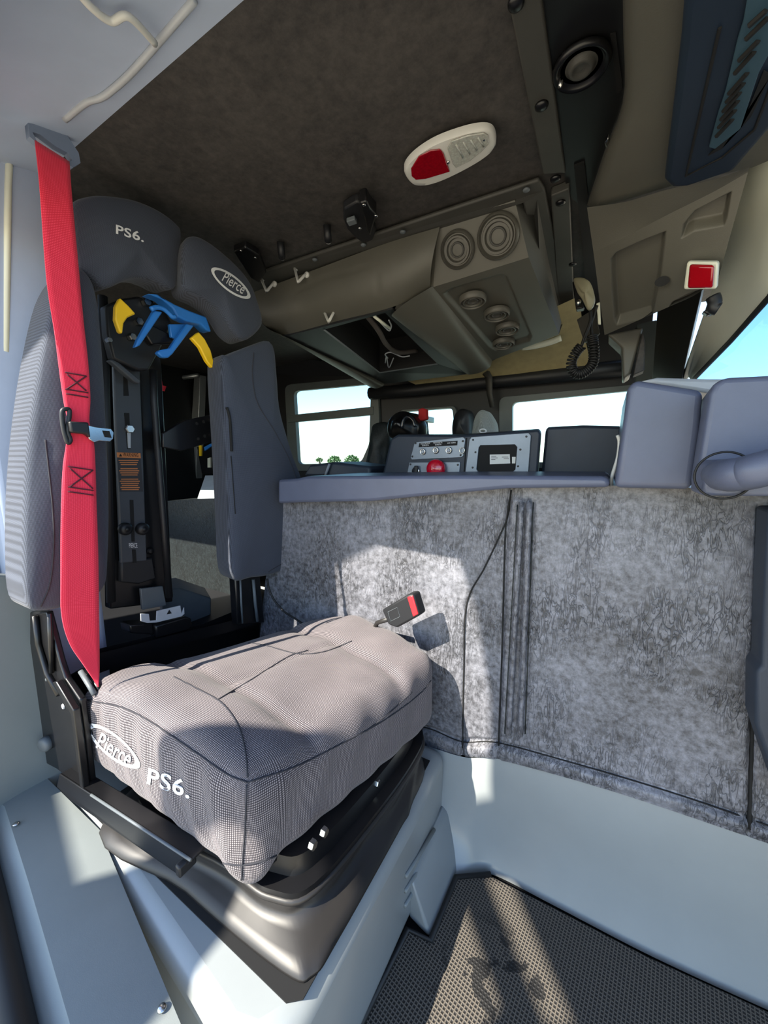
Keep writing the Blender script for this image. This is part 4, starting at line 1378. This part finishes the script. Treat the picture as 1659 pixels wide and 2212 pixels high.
obj('pod_side', *g_loft([[TR, BR, FR], [TR + Vector((0.03, 0, 0.03)), P(1165, 540, y=1.15), P(1212, 700, y=1.6)], [P(1160, 425, z=1.585), P(1185, 560, z=1.585), P(1215, 690, z=1.585)]]), olive_dark, t, smooth=True)


def vent(px, py, u_px, v_px, nrm, r0):
    c = P(px, py, **r0)
    # radius from the photograph's ellipse half-axis
    U = P(px + u_px, py, **r0) - c
    R_ = U.length
    v = obj('round_vent', *g_lathe([(R_ * 1.02, 0.0), (R_, 0.010), (R_ * 0.88, 0.014), (R_ * 0.80, 0.006), (R_ * 0.74, 0.006), (R_ * 0.70, 0.012), (R_ * 0.62, 0.012), (R_ * 0.56, 0.004), (R_ * 0.1, 0.004), (0, 0.004)], c, nrm, 40), ventm, t, smooth=True, angle=50)
    obj('vane_ring', *g_lathe([(R_ * 0.40, 0.003), (R_ * 0.39, 0.009), (R_ * 0.33, 0.009), (R_ * 0.31, 0.003)], c, nrm, 32), olive_dark, v, smooth=True)
    obj('vent_shadow', *g_lathe([(R_ * 0.62, 0.0045), (0, 0.0045)], c, nrm, 32), void, v) if R_ < 0 else None
    return v


nf = (TR - TL).cross(BL - TL).normalized()
if nf.dot(CAM - TL) < 0: nf = -nf


def on_plane(px, py, a, nn):
    d = P(px, py, d=1.0) - CAM
    return CAM + d * ((a - CAM).dot(nn) / d.dot(nn))


def vent2(px, py, R_, a, nn, lift=0.0):
    c = on_plane(px, py, a, nn) + nn * lift
    v = obj('round_vent', *g_lathe([(R_ * 1.02, -0.004), (R_, 0.008), (R_ * 0.90, 0.012), (R_ * 0.82, 0.003), (R_ * 0.76, 0.003), (R_ * 0.72, 0.010), (R_ * 0.62, 0.010), (R_ * 0.56, 0.002), (R_ * 0.1, 0.003), (0, 0.003)], c, nn, 40), ventm, t, smooth=True, angle=50)
    obj('vane_ring', *g_lathe([(R_ * 0.42, 0.001), (R_ * 0.40, 0.008), (R_ * 0.33, 0.008), (R_ * 0.31, 0.001)], c, nn, 32), olive_dark, v, smooth=True)


vent2(989, 539, 0.044, TL, nf)
vent2(1076, 510, 0.050, TL, nf)
nu = (BR - BL).cross(FL - BL).normalized()
if nu.dot(CAM - BL) < 0: nu = -nu
for px, py, r in ((1021, 642, 0.042), (1073, 672, 0.043), (1096, 705, 0.043), (1088, 737, 0.043)):
    vent2(px, py, r * 0.93, BL, nu, 0.006)
# underside plate with the open hatch and the outer roll
B1, B2, B3, B4 = P(612, 728, y=1.06), P(848, 668, y=1.06), P(1012, 808, y=1.76), P(800, 833, y=1.80)
nb_ = (B2 - B1).cross(B4 - B1).normalized()
if nb_.dot(CAM - B1) < 0: nb_ = -nb_
hatch = [on_plane(*q, B1, nb_) for q in ((690, 708), (834, 668), (952, 788), (822, 812))]
obj('hatch_frame', *g_plate_holes([B1, B2, B3, B4], [[on_plane(*q, B1, nb_) for q in ((700, 712), (832, 676), (945, 786), (820, 805))]], -nb_ * 0.006), blackp, t)
hp = [on_plane(*q, B1, nb_) for q in ((700, 712), (832, 676), (945, 786), (820, 805))]
up = [p + Vector((0, 0, 0.14)) for p in hp]
obj('hatch_well', *g_loft([hp + [hp[0]], up + [up[0]]]), void, t)
obj('hatch_top', *g_prism(up, (0, 0, 0.004)), void, t)
obj('hatch_lip', *g_tube([hp[0], hp[3], hp[2]], 0.0035, 6), toolgrey, t, smooth=True)
obj('hatch_gleam', *g_tube([on_plane(808, 690, B1, nb_) + Z * 0.01, on_plane(842, 716, B1, nb_) + Z * 0.01], 0.005, 6), cream, t, smooth=True)
rn = [P(612, 728, y=1.06), P(606, 722, y=1.03), P(590, 716, y=1.02), P(574, 706, y=1.04), P(560, 690, y=1.08)]
rf = [P(826, 822, y=1.78), P(824, 832, y=1.76), P(808, 838, y=1.76), P(792, 832, y=1.78), P(786, 822, y=1.82)]
obj('outer_roll', *g_loft([spline([a.lerp(b, k / 6) for a, b in zip(rn, rf)], 20) for k in range(7)]), olive, t, smooth=True)
obj('outer_roll_end', *g_prism(spline(rf, 12), (0, 0.02, 0)), olive, t)
o = obj('wiring_loom', *g_tube(spline([on_plane(770, 690, B1, nb_) + Z * 0.05, on_plane(815, 720, B1, nb_) + Z * 0.015, on_plane(835, 750, B1, nb_) + Z * 0.01, on_plane(860, 772, B1, nb_) + Z * 0.02, on_plane(900, 784, B1, nb_) + Z * 0.05], 24), 0.009, 10), wirem, smooth=True)
tag(o, 'sleeved wire bundle hanging in the open black hatch of the overhead console', 'wiring')
for pts in ([(838, 780), (832, 772), (845, 768), (868, 777), (885, 775)], [(832, 790), (835, 778), (840, 800), (850, 780)], [(822, 705), (840, 722), (845, 712), (840, 700)]):
    obj('wire', *g_tube(spline([on_plane(*q, B1, nb_) + Z * 0.012 for q in pts], 24), 0.0025, 6), lightgrey, o, smooth=True)

# wire coat hooks
H = [('bent wire hook hanging in front of the open hatch', (698, 668), (722, 672), (710, 696), 1.045),
     ('bent wire hook nearest to the headrest emblem', (563, 600), (590, 612), (576, 630), 0.99),
     ('bent wire hook between the headrest hook and the hatch hook', (636, 577), (660, 592), (644, 610), 0.99)]
for lb_, a, b, c, y in H:
    ht = thing('coat_hook', lb_, 'hook', P(*c, y=y - 0.03), 'wire hooks on the overhead console')
    A_, B_, C_ = P(*a, y=y - 0.008), P(*b, y=y - 0.008), P(*c, y=y - 0.035)
    obj('hook_wire', *g_tube([A_ + Y * 0.012, A_, C_.lerp(A_, 0.12), C_, C_.lerp(B_, 0.12), B_, B_ + Y * 0.012], 0.0042, 8), bezel, ht, smooth=True)
    for q in (A_, B_):
        obj('hook_foot', *g_lathe([(0.009, -0.002), (0.009, 0.005), (0.005, 0.008), (0, 0.008)], q + Y * 0.008, -Y, 16), bezel, ht, smooth=True)
# small footmen and loops on the ceiling edge
for i, (px, py, lb_) in enumerate(((709, 520, 'black ceiling peg with a bright screw, next to the large bracket'), (609, 556, 'black ceiling peg with a bright screw, between the first peg and the headrest'))):
    c = P(px, py, z=1.57)
    ht = thing('ceiling_peg', lb_, 'peg', c, 'pegs along the ceiling edge')
    obj('peg_body', *g_tube([P(px - 3, py - 34, z=1.598), P(px - 1, py - 10, z=1.575), c], 0.010, 10), blackp, ht, smooth=True)
    obj('peg_screw', *g_lathe([(0.008, 0), (0.008, 0.003), (0.003, 0.005), (0, 0.005)], c, Vector((0.1, -0.5, -1)), 14), bezel, ht, smooth=True)
t = thing('equipment_bracket', 'black curved mounting bracket with bright screws on the ceiling edge', 'bracket', P(780, 490, z=1.58))
plate('bracket_plate', [(742, 452), (770, 436), (790, 440), (800, 470), (812, 500), (805, 520), (785, 526), (768, 515), (750, 496), (742, 475)], (0, 0, 0.02), blackp, t, 0.004, z=1.57)
plate('bracket_tab', [(776, 440), (792, 436), (800, 450), (814, 466), (806, 490), (800, 512), (792, 500), (786, 470)], (0, 0, 0.03), black, t, 0.004, z=1.545)
plate('bracket_pad', [(748, 480), (766, 474), (772, 484), (754, 490)], (0, 0, 0.01), toolgrey, t, 0.002, z=1.555)
for px, py in ((786, 442), (812, 466), (777, 493), (520, 541), (551, 556)):
    if px < 600: continue
    obj('screw', *g_bolt(P(px, py, z=1.543), -Z, 0.0045, 0.003), steel, t, smooth=True)
o = plate('dark_bracket', [(505, 545), (530, 535), (560, 552), (575, 590), (560, 612), (540, 600)], (0, 0, 0.02), black, None, 0.004, z=1.56)
tag(o, 'small black bracket on the ceiling just behind the emblem headrest', 'bracket')
for px, py in ((520, 541), (551, 556)):
    obj('screw', *g_bolt(P(px, py, z=1.558), -Z, 0.004, 0.003), steel, o, smooth=True)

# forward overhead: locker bulge, louvred unit, moulded panel
t = thing('overhead_locker', 'smooth grey overhead locker above the windscreen side', 'overhead locker', P(1400, 200, z=1.5))
zl = 1.47
rA = [P(1346, -90, z=1.595), P(1346, 60, z=1.595), P(1346, 216, z=1.595), P(1305, 330, z=1.595), P(1268, 442, z=1.595)]
rB = [P(1352, -90, z=1.50), P(1352, 60, z=1.50), P(1351, 218, z=1.50), P(1311, 332, z=1.50), P(1273, 446, z=1.50)]
rC = [P(1375, -90, z=1.475), P(1375, 60, z=1.475), P(1372, 225, z=1.475), P(1335, 338, z=1.475), P(1290, 450, z=1.475)]
rD = [P(1490, -90, z=1.475), P(1484, 60, z=1.475), P(1462, 225, z=1.475), P(1450, 330, z=1.475), P(1440, 405, z=1.475)]
rE = [P(1700, -90, z=1.475), P(1700, 60, z=1.475), P(1690, 225, z=1.475), P(1650, 300, z=1.475), P(1625, 362, z=1.475)]
rF = [Vector((0.55, p.y * 0.95, 1.52)) for p in rE]
for r in (rA, rB, rC, rD, rE, rF): r.insert(0, Vector((r[0].x, 0.42, r[0].z)))
obj('locker_shell', *g_loft([spline(r, 19) for r in (rA, rB, rC, rD, rE, rF)]), olive, t, smooth=True, angle=70)

t = thing('louvred_unit', 'dark navy louvred unit under the overhead locker at the upper right', 'vent unit', P(1550, 200, z=1.45))
zu = 1.445
UA = [P(1484, -90, z=zu), P(1470, 100, z=zu), P(1448, 290, z=zu), P(1435, 392, z=zu), P(1450, 408, z=zu), P(1482, 406, z=zu), P(1585, 372, z=zu), P(1612, 340, z=zu), P(1700, 240, z=zu), P(1760, 100, z=zu), P(1800, -90, z=zu)]
obj('casing', *g_prism(UA, (0, 0, 0.028)), navy, t, bevel=0.008, bseg=3)
zq = zu - 0.001
face = [P(1620, -40, z=zq), P(1606, 40, z=zq), P(1594, 78, z=zq), P(1568, 190, z=zq), P(1553, 235, z=zq), P(1532, 312, z=zq), P(1545, 316, z=zq), P(1600, 272, z=zq), P(1640, 150, z=zq), P(1700, 40, z=zq), P(1720, -40, z=zq)]
obj('louvre_plate', *g_prism(face, (0, 0, -0.004)), navyl, t, bevel=0.001)
for a, b in (((1618, 55), (1655, 22)), ((1612, 84), (1659, 38)), ((1597, 130), (1638, 88)), ((1588, 158), (1629, 112)), ((1575, 202), (1614, 158)), ((1570, 220), (1606, 180)), ((1563, 240), (1598, 200)), ((1558, 258), (1594, 218)), ((1553, 275), (1588, 238)), ((1548, 294), (1582, 258))):
    obj('louvre', *g_tube([P(*a, z=zq - 0.005), P(*b, z=zq - 0.005)], 0.0028, 6), void, t)
obj('casing_groove', *g_tube([P(1555, 60, z=zq), P(1525, 190, z=zq), P(1500, 300, z=zq), P(1482, 380, z=zq), P(1560, 340, z=zq), P(1630, 280, z=zq), P(1668, 180, z=zq)], 0.0018, 6), void, t)
obj('dark_gap', *g_prism([P(1546, 318, z=zq), P(1600, 275, z=zq), P(1650, 150, z=zq), P(1665, 160, z=zq), P(1622, 250, z=zq), P(1560, 318, z=zq), P(1530, 334, z=zq)], (0, 0, -0.002)), void, t)

t = thing('overhead_storage', 'grey moulded overhead panel with rounded pockets above the windscreen', 'overhead panel', P(1400, 560, y=1.0))
A_, B_ = P(1268, 445, z=1.475), P(1622, 360, z=1.475)
rowt = [P(1268, 448, y=0.885), P(1350, 436, y=0.88), P(1440, 410, y=0.87), P(1540, 388, y=0.87), P(1618, 362, y=0.875)]
rowm = [P(1274, 490, y=0.93), P(1355, 474, y=0.92), P(1440, 446, y=0.90), P(1540, 405, y=0.89), P(1618, 366, y=0.885)]
rown = [P(1282, 545, y=0.98), P(1345, 515, y=0.95), P(1440, 465, y=0.92), P(1540, 415, y=0.90), P(1616, 372, y=0.888)]
rowb = [P(1306, 724, y=1.20), P(1350, 706, y=1.15), P(1420, 674, y=1.10), P(1490, 643, y=1.05), P(1505, 636, y=1.04)]
obj('panel_lip', *g_loft([spline(rowt, 30), spline(rowm, 30), spline(rown, 30)]), olive, t, smooth=True)
pk1 = [(1318, 548), (1345, 530), (1412, 505), (1440, 500), (1436, 540), (1425, 600), (1414, 660), (1412, 682), (1340, 703), (1328, 696), (1322, 620)]
pk1 = [(1318, 560), (1330, 545), (1380, 522), (1440, 498), (1428, 600), (1412, 683), (1332, 704), (1326, 690), (1320, 620)]
pk2 = [(1470, 518), (1475, 485), (1500, 455), (1582, 412), (1572, 470), (1565, 488), (1500, 500)]
pk3 = [(1436, 676), (1450, 652), (1490, 632), (1520, 622), (1512, 648), (1450, 682)]
rowb2 = [P(1306, 724, y=1.20), P(1372, 695, y=1.13), P(1440, 665, y=1.07), P(1500, 638, y=1.03), P(1552, 600, y=0.99)]
obj('panel_face', *g_relief2(rown, rowb2, 150, 110, [('pocket', pk1, 0.020, 10), ('pocket', pk2, 0.020, 10), ('pocket', pk3, 0.010, 8)]), olive, t, smooth=True)
obj('panel_return', *g_loft([spline(rowb2, 20), [p + Vector((0.01, 0.06, 0.05)) for p in spline(rowb2, 20)]]), olive_dark, t, smooth=True)
obj('panel_edge', *g_loft([[rowt[0], rowm[0], rown[0], rowb2[0]], [p + Vector((-0.004, 0.05, 0.03)) for p in (rowt[0], rowm[0], rown[0], rowb2[0])]]), olive_dark, t, smooth=True)
pb = None
obj('screw_hole', *g_lathe([(0.009, 0.0), (0.009, 0.002), (0, 0.002)], P(1430, 608, y=1.015), Vector((0, -1, -0.3)), 16, sx=1.4), void, t)
# far part that reaches down beside the screen
obj('panel_leg', *g_prism([P(1312, 722, y=1.30), P(1390, 706, y=1.30), P(1362, 808, y=1.30), P(1346, 818, y=1.30), P(1344, 752, y=1.30)], (0, 0.10, 0)), olive, t, bevel=0.006)
obj('leg_pad', *g_prism([P(1388, 716, y=1.29), P(1394, 740, y=1.29), P(1392, 800, y=1.29), P(1368, 810, y=1.29)], (0, 0.05, 0)), headliner, t, bevel=0.003)

t = thing('red_marker_light', 'square red map light with pale frame on the overhead panel by the windscreen', 'light', P(1515, 598, y=0.97))
obj('light_frame', *g_prism([P(1484, 565, y=0.965), P(1552, 566, y=0.945), P(1548, 625, y=0.965), P(1476, 626, y=0.985)], (0.005, 0.02, 0.01)), cream, t, bevel=0.004)
obj('light_lens', *g_prism([P(1491, 569, y=0.962), P(1544, 571, y=0.942), P(1541, 620, y=0.962), P(1486, 621, y=0.980)], (-0.002, -0.008, -0.005)), M_plain('gloss_red', (150, 10, 22), 0.06, coat=1.0), t, bevel=0.004)
t = thing('visor_clip', 'small black angled clip below the red map light at the windscreen edge', 'clip', P(1540, 655, y=1.1))
obj('clip_body', *g_tube(spline([P(1540, 640, y=1.05), P(1544, 652, y=1.05), P(1542, 664, y=1.05), P(1552, 668, y=1.05)], 12), 0.012, 10), blackp, t, smooth=True)
obj('clip_foot', *g_prism([P(1518, 672, y=1.06), P(1545, 660, y=1.06), P(1552, 672, y=1.06), P(1530, 680, y=1.06)], (0, 0.02, 0)), black, t, bevel=0.003)

# hand microphone and coiled cord
t = thing('hand_microphone', 'pale handheld microphone clipped to the ceiling rail with a black coiled cord', 'microphone', P(1262, 640, y=1.4))
mo = [(1238, 603), (1250, 598), (1264, 601), (1276, 612), (1284, 640), (1283, 655), (1276, 668), (1268, 668), (1256, 645), (1246, 630)]
V, F = g_pillow(PP(mo, y=1.36), (0, 0.04, 0.01), 0.012, 48, 0.012)
obj('microphone_body', V, F, mic_m, t, smooth=True)
obj('microphone_clip', *g_prism(PP([(1236, 608), (1246, 604), (1254, 640), (1262, 665), (1244, 668)], y=1.41), (0, 0.03, 0)), black, t, bevel=0.003)
obj('clip_screw', *g_bolt(P(1250, 653, y=1.37), -Y, 0.008, 0.006), steel, t, smooth=True)
ctrl = PP([(1275, 672), (1276, 690), (1270, 710), (1262, 730), (1256, 748)], y=1.36)
obj('cord', *g_tube(spline(ctrl, 30), 0.0045, 8), seal, t, smooth=True)
path = spline(PP([(1256, 748), (1244, 762), (1234, 785), (1240, 804), (1254, 808), (1268, 800), (1280, 786), (1283, 765), (1281, 742), (1279, 726)], y=1.36), 700)
hel = []
for i, p in enumerate(path):
    d = (path[min(i + 1, 699)] - path[max(i - 1, 0)]).normalized()
    u = d.cross(Y).normalized()
    a = i / 700 * 2 * math.pi * 34
    hel.append(p + u * (0.012 * math.cos(a)) + Y * (0.012 * math.sin(a)))
obj('coiled_cord', *g_tube(hel, 0.0036, 6), seal, t, smooth=True)
obj('cord_end', *g_tube(spline(PP([(1279, 726), (1277, 700), (1283, 680), (1290, 660)], y=1.38), 16), 0.004, 8), seal, t, smooth=True)
t = thing('microphone_rail', 'narrow black steel strip with holes beside the microphone', 'bracket', P(1290, 680, y=1.38))
obj('strip', *g_prism([P(1246, 690, y=1.45), P(1285, 665, y=1.40), P(1296, 720, y=1.40), P(1280, 735, y=1.45), P(1262, 740, y=1.45)], (0, 0.01, 0)), olive_dark, t, bevel=0.002)
obj('strip_edge', *g_prism([P(1288, 655, y=1.38), P(1296, 652, y=1.38), P(1298, 700, y=1.38), P(1292, 700, y=1.38)], (0, 0.01, 0)), cream, t, bevel=0.002)
o = obj('latch', *g_prism([P(1305, 310, z=1.56), P(1314, 300, z=1.56), P(1318, 315, z=1.56), P(1310, 325, z=1.56)], (0, 0, 0.01)), steel, bevel=0.002)
tag(o, 'small bright latch on the dark ceiling edge beside the overhead locker', 'latch')
o = obj('grab_strap', *g_tube(spline(PP([(1128, 750), (1150, 748), (1185, 740), (1212, 730)], y=1.72), 16), 0.012, 10), cream, smooth=True)
tag(o, 'pale strap handle on the warm lit ceiling beyond the overhead console', 'handle')

# ================================================================== BEHIND THE SEAT AND FAR SIDE
structure('floor_rear', g_box((-1.85, 0.66, 0.27), (1.4, 0.70, P(352, 1366, x=-1.2).z * 2 - 0.545)), blackp)
t = thing('rear_cover', 'dark vinyl rear engine cover seen behind the seat tower', 'engine cover', P(430, 1200, y=1.0))
rt = [P(340, 1084, y=1.02), P(420, 1078, y=1.02), P(560, 1074, y=1.02)]
rb_ = [Vector((p.x, p.y, 0.0)) for p in rt]
obj('cover_face', *g_relief2(rt, rb_, 40, 30, [], curve=lambda u, v: 0.02 * math.sin(math.pi * v)), vinyl_dark, t, smooth=True)
obj('cover_top', *g_prism([P(340, 1084, y=1.02), P(560, 1074, y=1.02), P(560, 1074, y=1.02) + Y * 0.5, P(340, 1084, y=1.02) + Y * 0.5], (0, 0, -0.01)), vinyl_dark, t)
o = plate('steel_box', [(350, 1276), (388, 1270), (456, 1292), (456, 1352), (352, 1366)], (-0.12, 0.06, 0), toolgrey, None, 0.004, x=-1.20)
tag(o, 'grey steel box on the floor behind the seat tower', 'box')
t = thing('bottle_foot', 'small steel bottle rest marked with a black triangle, on a black block behind the seat', 'bottle rest', P(370, 1370, x=-1.08))
plate('rest_plate', [(304, 1272), (352, 1266), (360, 1308), (308, 1318)], (-0.01, 0, 0), toolgrey, t, 0.002, x=-1.075)
plate('rest_block', [(335, 1352), (402, 1332), (414, 1336), (416, 1352), (408, 1362), (338, 1380)], (-0.05, 0, 0), black, t, 0.005, x=-1.02)
plate('rest_block', [(280, 1350), (330, 1345), (334, 1372), (282, 1368)], (-0.05, 0, 0), black, t, 0.004, x=-1.03)
rp = plate('rest_tray', [(304, 1326), (322, 1326), (324, 1341), (338, 1340), (339, 1320), (390, 1308), (393, 1326), (398, 1312), (399, 1326), (392, 1332), (338, 1345), (318, 1346), (305, 1342)], (-0.004, 0, 0), lightgrey, t, 0.001, x=-1.012)
obj('mark_triangle', *g_prism(PP([(360, 1327), (371, 1325), (365.5, 1317)], x=-1.0115), (0.0004, 0, 0)), void, rp)
o = obj('thin_cable', *g_tube(spline(PP([(577, 1250), (582, 1275), (595, 1300), (615, 1322), (640, 1338), (655, 1348)], y=0.835), 20), 0.003, 8), seal, smooth=True)
tag(o, 'thin black cable hanging beside the grey vinyl below the inboard bolster', 'cable')

YR = 1.75
t = thing('rear_cabinet', 'dark rear cabinet with an aluminium edge post and pale shelves, seen behind the seat', 'cabinet', P(400, 1075, y=YR))
plate('cabinet_body', [(300, 790), (402, 800), (402, 1080), (300, 1090)], (0, 0.02, 0), teal, t, 0.003, y=YR + 0.2)
obj('edge_post', *g_prism(PP([(402, 1075), (416, 870), (419, 812), (432, 810), (429, 900), (422, 1075)], y=YR), (0, 0.05, 0)), alum, t, bevel=0.003)
obj('edge_post', *g_prism(PP([(399, 1076), (404, 970), (411, 968), (409, 1076)], y=YR - 0.02), (0, 0.04, 0)), lightgrey, t, bevel=0.003)
obj('header_tube', *g_tube(PP([(354, 822), (428, 811)], y=YR - 0.04), 0.014, 12), alum, t, smooth=True)
for px in ([(372, 827), (420, 838), (420, 846), (370, 834)], [(395, 838), (404, 840), (403, 866), (394, 862)], [(366, 857), (396, 863), (396, 869), (366, 864)], [(408, 845), (414, 846), (410, 910), (404, 910)]):
    plate('shelf_bar', px, (0, 0.02, 0), cream, t, 0.001, y=YR + 0.12)
plate('shelf', [(352, 886), (400, 890), (399, 898), (352, 894)], (0, 0.1, 0), toolgrey, t, 0.001, y=YR + 0.1)
plate('shelf', [(350, 1030), (398, 1032), (398, 1040), (350, 1038)], (0, 0.1, 0), alum, t, 0.001, y=YR + 0.1)
obj('red_strap', *g_prism(PP([(338, 820), (346, 818), (348, 832), (356, 834), (352, 845), (340, 842)], y=YR - 0.3), (0, 0.01, 0)), redbelt, t)
t = thing('crew_bottle_bracket', 'far blue and yellow bottle bracket with red belt, seen past the bolster arm', 'bracket', P(455, 1020, y=1.6))
plate('bracket_back', [(425, 965), (484, 960), (486, 1024), (436, 1024)], (0, 0.02, 0), black, t, 0.003, y=1.68)
plate('claw', [(429, 962), (435, 962), (434, 985), (430, 985)], (0, 0.01, 0), yellow, t, 0.001, y=1.62)
plate('claw', [(462, 962), (470, 966), (477, 985), (474, 995), (468, 975)], (0, 0.01, 0), yellow, t, 0.001, y=1.62)
plate('cradle', [(440, 966), (455, 958), (474, 964), (472, 970), (456, 964), (442, 974)], (0, 0.01, 0), blue, t, 0.001, y=1.61)
plate('red_webbing', [(464, 975), (476, 980), (474, 1008), (462, 1008)], (0, 0.01, 0), redbelt, t, 0.001, y=1.65)
for px in ([(448, 990), (454, 988), (454, 1010), (448, 1010)], [(475, 975), (482, 974), (482, 1002), (476, 1000)]):
    plate('post', px, (0, 0.01, 0), cream, t, 0.001, y=1.64)
o = obj('white_bin', *g_loft([[P(426, 1077, y=1.06), P(489, 1077, y=1.06), P(489, 1026, y=1.34), P(443, 1027, y=1.34)], [p - Vector((0, -0.01, 0.012)) for p in (P(426, 1077, y=1.06), P(489, 1077, y=1.06), P(489, 1026, y=1.34), P(443, 1027, y=1.34))]], cap=True, closed=True), M_plain('bin_white', (190, 200, 206), 0.35), bevel=0.002)
tag(o, 'pale sloping steel lid seen between seat tower and inboard bolster', 'lid')

# driver's seat and far items
t = thing('driver_seat', 'driver seat with pale grey emblem headrest before the far door window', 'seat', P(1042, 1300, y=1.55) * 1.0)
t.location.z = 0.0
V, F = g_pillow(PP([(1018, 960), (1018, 925), (1024, 900), (1034, 886), (1046, 886), (1056, 898), (1064, 915), (1066, 940), (1064, 960)], y=1.55), (0.0, 0.09, 0), 0.02, 48, 0.02)
obj('headrest', V, F, M_weave('pale_pad', (120, 124, 122), (160, 164, 160), 2400.0), t, smooth=True, uv=uvyz(V))
obj('emblem', *g_tube([P(1043 + 7 * math.cos(a), 931 + 4 * math.sin(a), y=1.522) for a in [i * math.pi / 8 for i in range(16)]], 0.003, 6, closed=True), white, t, smooth=True)
obj('backrest', *g_box((-0.50, 1.70, 0.55), (0.12, 0.16, 1.1)), blackp, t, bevel=0.03)
t = thing('headrest_seat', 'black seat with rounded headrest between the small side window and the pale headrest', 'seat', (-0.76, 1.85, 0.0))
obj('headrest', *g_pillow(PP([(982, 955), (974, 930), (978, 900), (988, 885), (1000, 882), (1010, 892), (1013, 930), (1013, 955)], y=1.75), (0, 0.1, 0), 0.02, 40, 0.02), blackp, t, smooth=True)
obj('backrest', *g_box((-0.72, 1.85, 0.52), (0.10, 0.10, 1.04)), blackp, t, bevel=0.03)
t = thing('hung_helmet', 'black helmet shaped gear hanging left of the small side window', 'gear', P(870, 945, y=1.6))
V, F = g_pillow(PP([(833, 935), (834, 910), (845, 895), (860, 887), (876, 889), (890, 898), (900, 915), (899, 935), (890, 948), (845, 948)], y=1.6), (0, 0.12, 0), 0.05, 40, 0.03)
obj('shell', V, F, black, t, smooth=True)
obj('mount', *g_box((-0.86, 1.90, 1.20), (0.03, 0.24, 0.03)), black, t, bevel=0.004)
obj('visor', *g_tube(spline(PP([(868, 925), (872, 908), (882, 900), (893, 908), (897, 922)], y=1.545), 16), 0.008, 8), M_plain('gloss_black', (30, 34, 40), 0.1, coat=1.0), t, smooth=True)
o = obj('red_grip', *g_prism(PP([(903, 884), (912, 881), (920, 884), (921, 905), (911, 909), (903, 907)], y=1.66), (0, 0.03, 0)), M_plain('red_cloth', (168, 24, 28), 0.8), bevel=0.004)
tag(o, 'small red grip hanging in front of the small side window', 'strap')
o = plate('grey_case', [(900, 911), (916, 909), (920, 945), (896, 945)], (0, 0.05, 0), olive_dark, None, 0.005, y=1.78)
tag(o, 'dark grey case below the red grip by the small side window', 'case')
t = thing('bench_seat', 'dark seat back right of the left window, behind the switch console', 'seat', (-1.1, 1.9, 0.0))
obj('backrest', *g_pillow(PP([(782, 1060), (795, 960), (800, 930), (806, 915), (832, 912), (840, 935), (834, 985), (826, 1060)], y=1.85), (0, 0.08, 0), 0.03, 40, 0.02), vinyl_dark, t, smooth=True)
obj('pedestal', *g_box((-1.12, 1.89, 0.42), (0.12, 0.08, 0.84)), blackp, t, bevel=0.01)
o = obj('belt_cover', *g_loft([PP([(1035, 800), (1050, 815), (1053, 850), (1060, 880)], y=1.93), PP([(1050, 790), (1062, 815), (1062, 850), (1066, 880)], y=1.90)]), olive_dark, smooth=True, solid=0.01)
tag(o, 'grey pillar trim strip hanging left of the far door window', 'trim')

# trees outside
def tree(label, x, y, r, h, sd):
    tt = thing('tree', label, 'tree', (x, y, -1.4), 'trees beyond the far window')
    obj('trunk', *g_tube([(x, y, -1.4), (x + 0.1, y, h * 0.6 - 1.4), (x, y, h - 1.4)], [0.25, 0.2, 0.08], 8), bark, tt, smooth=True)
    rr = random.Random(sd)
    V, F = [], []
    for i in range(420):
        a, b, q = rr.uniform(0, 6.283), math.acos(rr.uniform(-0.6, 1)), rr.uniform(0.55, 1.0) * r
        c = Vector((x + q * math.sin(b) * math.cos(a), y + q * math.sin(b) * math.sin(a), h - 1.4 + q * 0.8 * math.cos(b)))
        s = r * rr.uniform(0.12, 0.24)
        d1, d2 = Vector((rr.gauss(0, 1), rr.gauss(0, 1), rr.gauss(0, 1))).normalized(), Vector((rr.gauss(0, 1), rr.gauss(0, 1), rr.gauss(0, 1))).normalized()
        k = len(V)
        V += [c - d1 * s, c + d2 * s * 0.5, c + d1 * s, c - d2 * s * 0.5]
        F.append((k, k + 1, k + 2, k + 3))
    obj('crown', V, F, leafm, tt)


for k, (px, lb_, r, sd) in enumerate(((722, 'rounded tree far off, near the middle of the left window', 0.75, 3), (760, 'rounded tree far off, at the right edge of the left window', 0.95, 5))):
    c = P(px, 996, y=34.0 + 5 * k)
    tree(lb_, c.x, c.y, r, c.z + 1.4, sd)
for k, (px, lb_, r, sd) in enumerate(((690, 'small thin tree far off, left of the rounded trees', 0.5, 8),)):
    c = P(px, 994, y=42.0)
    tree(lb_, c.x, c.y, r, c.z + 1.4, sd)
